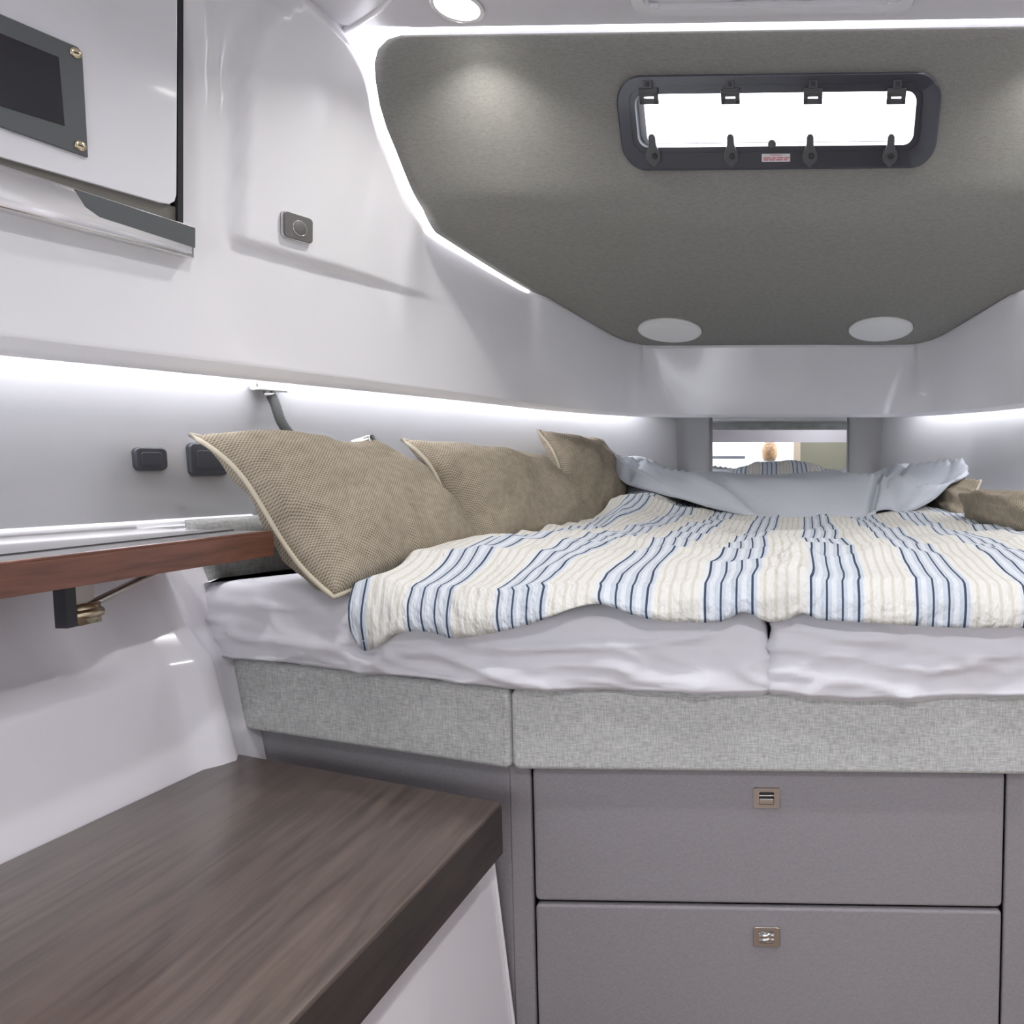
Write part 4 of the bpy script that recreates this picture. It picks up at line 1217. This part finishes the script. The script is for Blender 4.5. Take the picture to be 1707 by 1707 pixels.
# ================================================================== OUTSIDE THE DOORWAY (seen in the mirror)
struct(mk('floor_cockpit', *wbox(-2.5, 2.5, -5, YB-.04, .05, .10), M['outw'], smooth=False))
struct(mk('wall_cockpit', *wbox(-2.5, 2.5, -5.05, -5, .05, 1.15), M['outw'], smooth=False))
st_ = thing('cockpit_seat', 'white moulded cockpit seat with a dark folding back outside the doorway', 'seat', (-.62, -2.1, .1))  # plain moulded cockpit seat, glimpsed in the mirror
bevel(mk('seat_box', *wbox(-.95, -.30, -2.5, -1.75, .10, .98), M['outw'], st_, smooth=False), .04, 4)
bevel(mk('seat_back', *wbox(-.90, -.42, -2.62, -2.52, .98, 1.25), M['outw'], st_, smooth=False), .02, 3)
mk('hinge_bar', *wbox(-.86, -.45, -2.52, -2.46, 1.04, 1.075), M['black'], st_, smooth=False)
bench = thing('cockpit_bench', 'low white cockpit bench that the person sits on', 'bench', (-.1, -1.28, .1))
bevel(mk('bench_box', *wbox(-.28, .30, -1.42, -1.08, .10, .44), M['outw'], bench, smooth=False), .02, 3)
def skin(name, verts, edges, radii, mat, parent=None, sub=2, root=0):
    me = bpy.data.meshes.new(name); me.from_pydata([V(p) for p in verts], edges, [])
    o = bpy.data.objects.new(name, me); COL.objects.link(o); WL[o.name] = V((0, 0, 0))
    me.materials.append(mat)
    sk = o.modifiers.new('skin', 'SKIN'); sk.use_smooth_shade = True
    if not me.skin_vertices: me.skin_vertices.new()
    for i, r in enumerate(radii): me.skin_vertices[0].data[i].radius = (r, r) if not isinstance(r, tuple) else r
    me.skin_vertices[0].data[root].use_root = True
    ss = o.modifiers.new('sub', 'SUBSURF'); ss.levels = sub; ss.render_levels = sub
    if parent is not None: o.parent = parent; o.matrix_parent_inverse = Matrix.Translation(-WL[parent.name])
    return o
PX0, PY0 = -.135, -1.20
PR = thing('person', 'seated person in a blue-grey shirt with blond hair, back turned, seen in the mirror', 'person', (PX0, PY0, .1))
def S_(x, y, z): return (PX0+x, PY0+y, z)
# one continuous body: pelvis, spine, neck, head; arms with hands; legs with feet (facing aft, -y)
bv_ = [S_(0, 0, .52), S_(0, .02, .68), S_(0, .02, .82), S_(0, -.01, .93), S_(0, -.03, 1.0), S_(0, -.04, 1.07), S_(0, -.05, 1.14)]
be = [(i, i+1) for i in range(6)]; br = [(.15, .12), (.135, .10), (.155, .105), (.10, .08), (.05, .05), (.07, .08), (.055, .065)]
for sd in (-1, 1):
    k = len(bv_)
    bv_ += [S_(.17*sd, .01, .93), S_(.24*sd, -.05, .72), S_(.17*sd, -.26, .60), S_(.15*sd, -.33, .58)]
    be += [(3, k), (k, k+1), (k+1, k+2), (k+2, k+3)]; br += [.055, .045, .033, .038]
    kk = k+3
    for fi, (fx, fl) in enumerate(((-.030, .055), (-.011, .068), (.010, .064), (.029, .050))):
        j = len(bv_); bv_ += [S_(.15*sd+fx, -.375, .572), S_(.15*sd+fx, -.375-fl*.6, .565), S_(.15*sd+fx, -.375-fl, .548)]
        be += [(kk, j), (j, j+1), (j+1, j+2)]; br += [.010, .009, .0075]
    j = len(bv_); bv_ += [S_(.15*sd-.045*sd, -.345, .575), S_(.15*sd-.062*sd, -.375, .565)]
    be += [(kk, j), (j, j+1)]; br += [.011, .009]
    k = len(bv_)
    bv_ += [S_(.10*sd, -.02, .52), S_(.13*sd, -.44, .53), S_(.13*sd, -.42, .17), S_(.13*sd, -.45, .125), S_(.14*sd, -.60, .125)]
    be += [(0, k), (k, k+1), (k+1, k+2), (k+2, k+3), (k+3, k+4)]; br += [.085, .062, .042, .038, .028]
skin('body', bv_, be, br, M['skin'], PR)
# clothes
def blob(name, rings, mat, parent, seg=28):
    rows_ = [[V((c[0]+a*math.cos(2*math.pi*k/seg), c[1]+b2*math.sin(2*math.pi*k/seg), c[2])) for k in range(seg)] for c, a, b2 in rings]
    v, f = grid(rows_, True); f.append(tuple(reversed(range(seg)))); f.append(tuple(range(len(v)-seg, len(v))))
    return mk(name, v, f, mat, parent)
skin('shirt', [S_(0, 0, .50), S_(0, .02, .68), S_(0, .02, .83), S_(0, -.01, .945), S_(-.17, .01, .945), S_(-.235, -.04, .78), S_(-.24, -.05, .72), S_(.17, .01, .945), S_(.235, -.04, .78), S_(.24, -.05, .72), S_(0, -.02, .985)],
     [(0, 1), (1, 2), (2, 3), (3, 4), (4, 5), (5, 6), (3, 7), (7, 8), (8, 9), (3, 10)], [(.17, .135), (.155, .12), (.175, .125), (.12, .10), .085, .065, .06, .085, .065, .06, .066], M['shirt'], PR)
skin('trousers', [S_(0, 0, .54)]+[S_(sd*a, b2, c) for sd in (-1, 1) for a, b2, c in ((.10, -.02, .52), (.13, -.44, .535), (.13, -.42, .19))], [(0, 1), (1, 2), (2, 3), (0, 4), (4, 5), (5, 6)],
     [(.165, .13), .10, .078, .058, .10, .078, .058], M['trous'], PR)
# hair: back-combed waves over the skull with a knot; face on the aft side
hc = V(S_(0, -.035, 1.105))
rows_ = []
for i in range(25):
    th = math.pi*i/24; r = []
    for k in range(48):
        ph = 2*math.pi*k/48; d = V((math.sin(th)*math.cos(ph), math.sin(th)*math.sin(ph), math.cos(th)))
        rr__ = 1.0+.05*math.sin(d.z*22+math.sin(ph*3)*1.4)*max(0, d.y+.3)+.04*noise.noise(d*4)
        sx_, sy_, sz_ = .086, .098, .118
        if d.y < -.35 and d.z < .35: rr__ *= .80
        r.append(hc+V((d.x*sx_, d.y*sy_, d.z*sz_))*rr__)
    rows_.append(r)
v, f = grid(rows_, True); mk('hair', v, f, M['hair'], PR)
fc = V(S_(0, -.055, 1.09)); rows_ = []
for i in range(21):
    th = math.pi*i/20; r = []
    for k in range(32):
        ph = 2*math.pi*k/32; d = V((math.sin(th)*math.cos(ph), math.sin(th)*math.sin(ph), math.cos(th)))
        p = V((d.x*.070, d.y*.082, d.z*.108))
        if d.y < -.5 and abs(d.x) < .22 and -.25 < d.z < .12: p.y -= .020*(1-abs(d.x)/.22)*sst(.12, -.2, d.z)
        r.append(fc+p)
    rows_.append(r)
v, f = grid(rows_, True); hd = mk('face', v, f, M['skin'], PR)
for sd in (-1, 1):
    e = Fr(fc+V((sd*.028, -.074, .012)), (1, 0, 0), (0, 0, 1)); mk('eye', *lathe(e, [(.011, -.004), (.010, .003), (.004, .007)], 14), M['sticker'], hd)
    e = Fr(fc+V((sd*.072, .005, 0)), (0, 1, 0), (0, 0, 1)); mk('ear', *prism(e, rr2(.032, .055, .015, 5), -.008, .008, .004, 2), M['skin'], hd)
mk('mouth', *tube([fc+V((-.022, -.070, -.052)), fc+V((0, -.078, -.054)), fc+V((.022, -.070, -.052))], .005, 8), M['red'], hd)

# ================================================================== shading clean-up: flat faces stay flat beside rounded edges
for o in list(sc.objects):
    if o.type == 'MESH' and any(len(p.vertices) > 6 and p.use_smooth for p in o.data.polygons):
        wn_ = o.modifiers.new('weighted', 'WEIGHTED_NORMAL'); wn_.keep_sharp = True; wn_.weight = 80
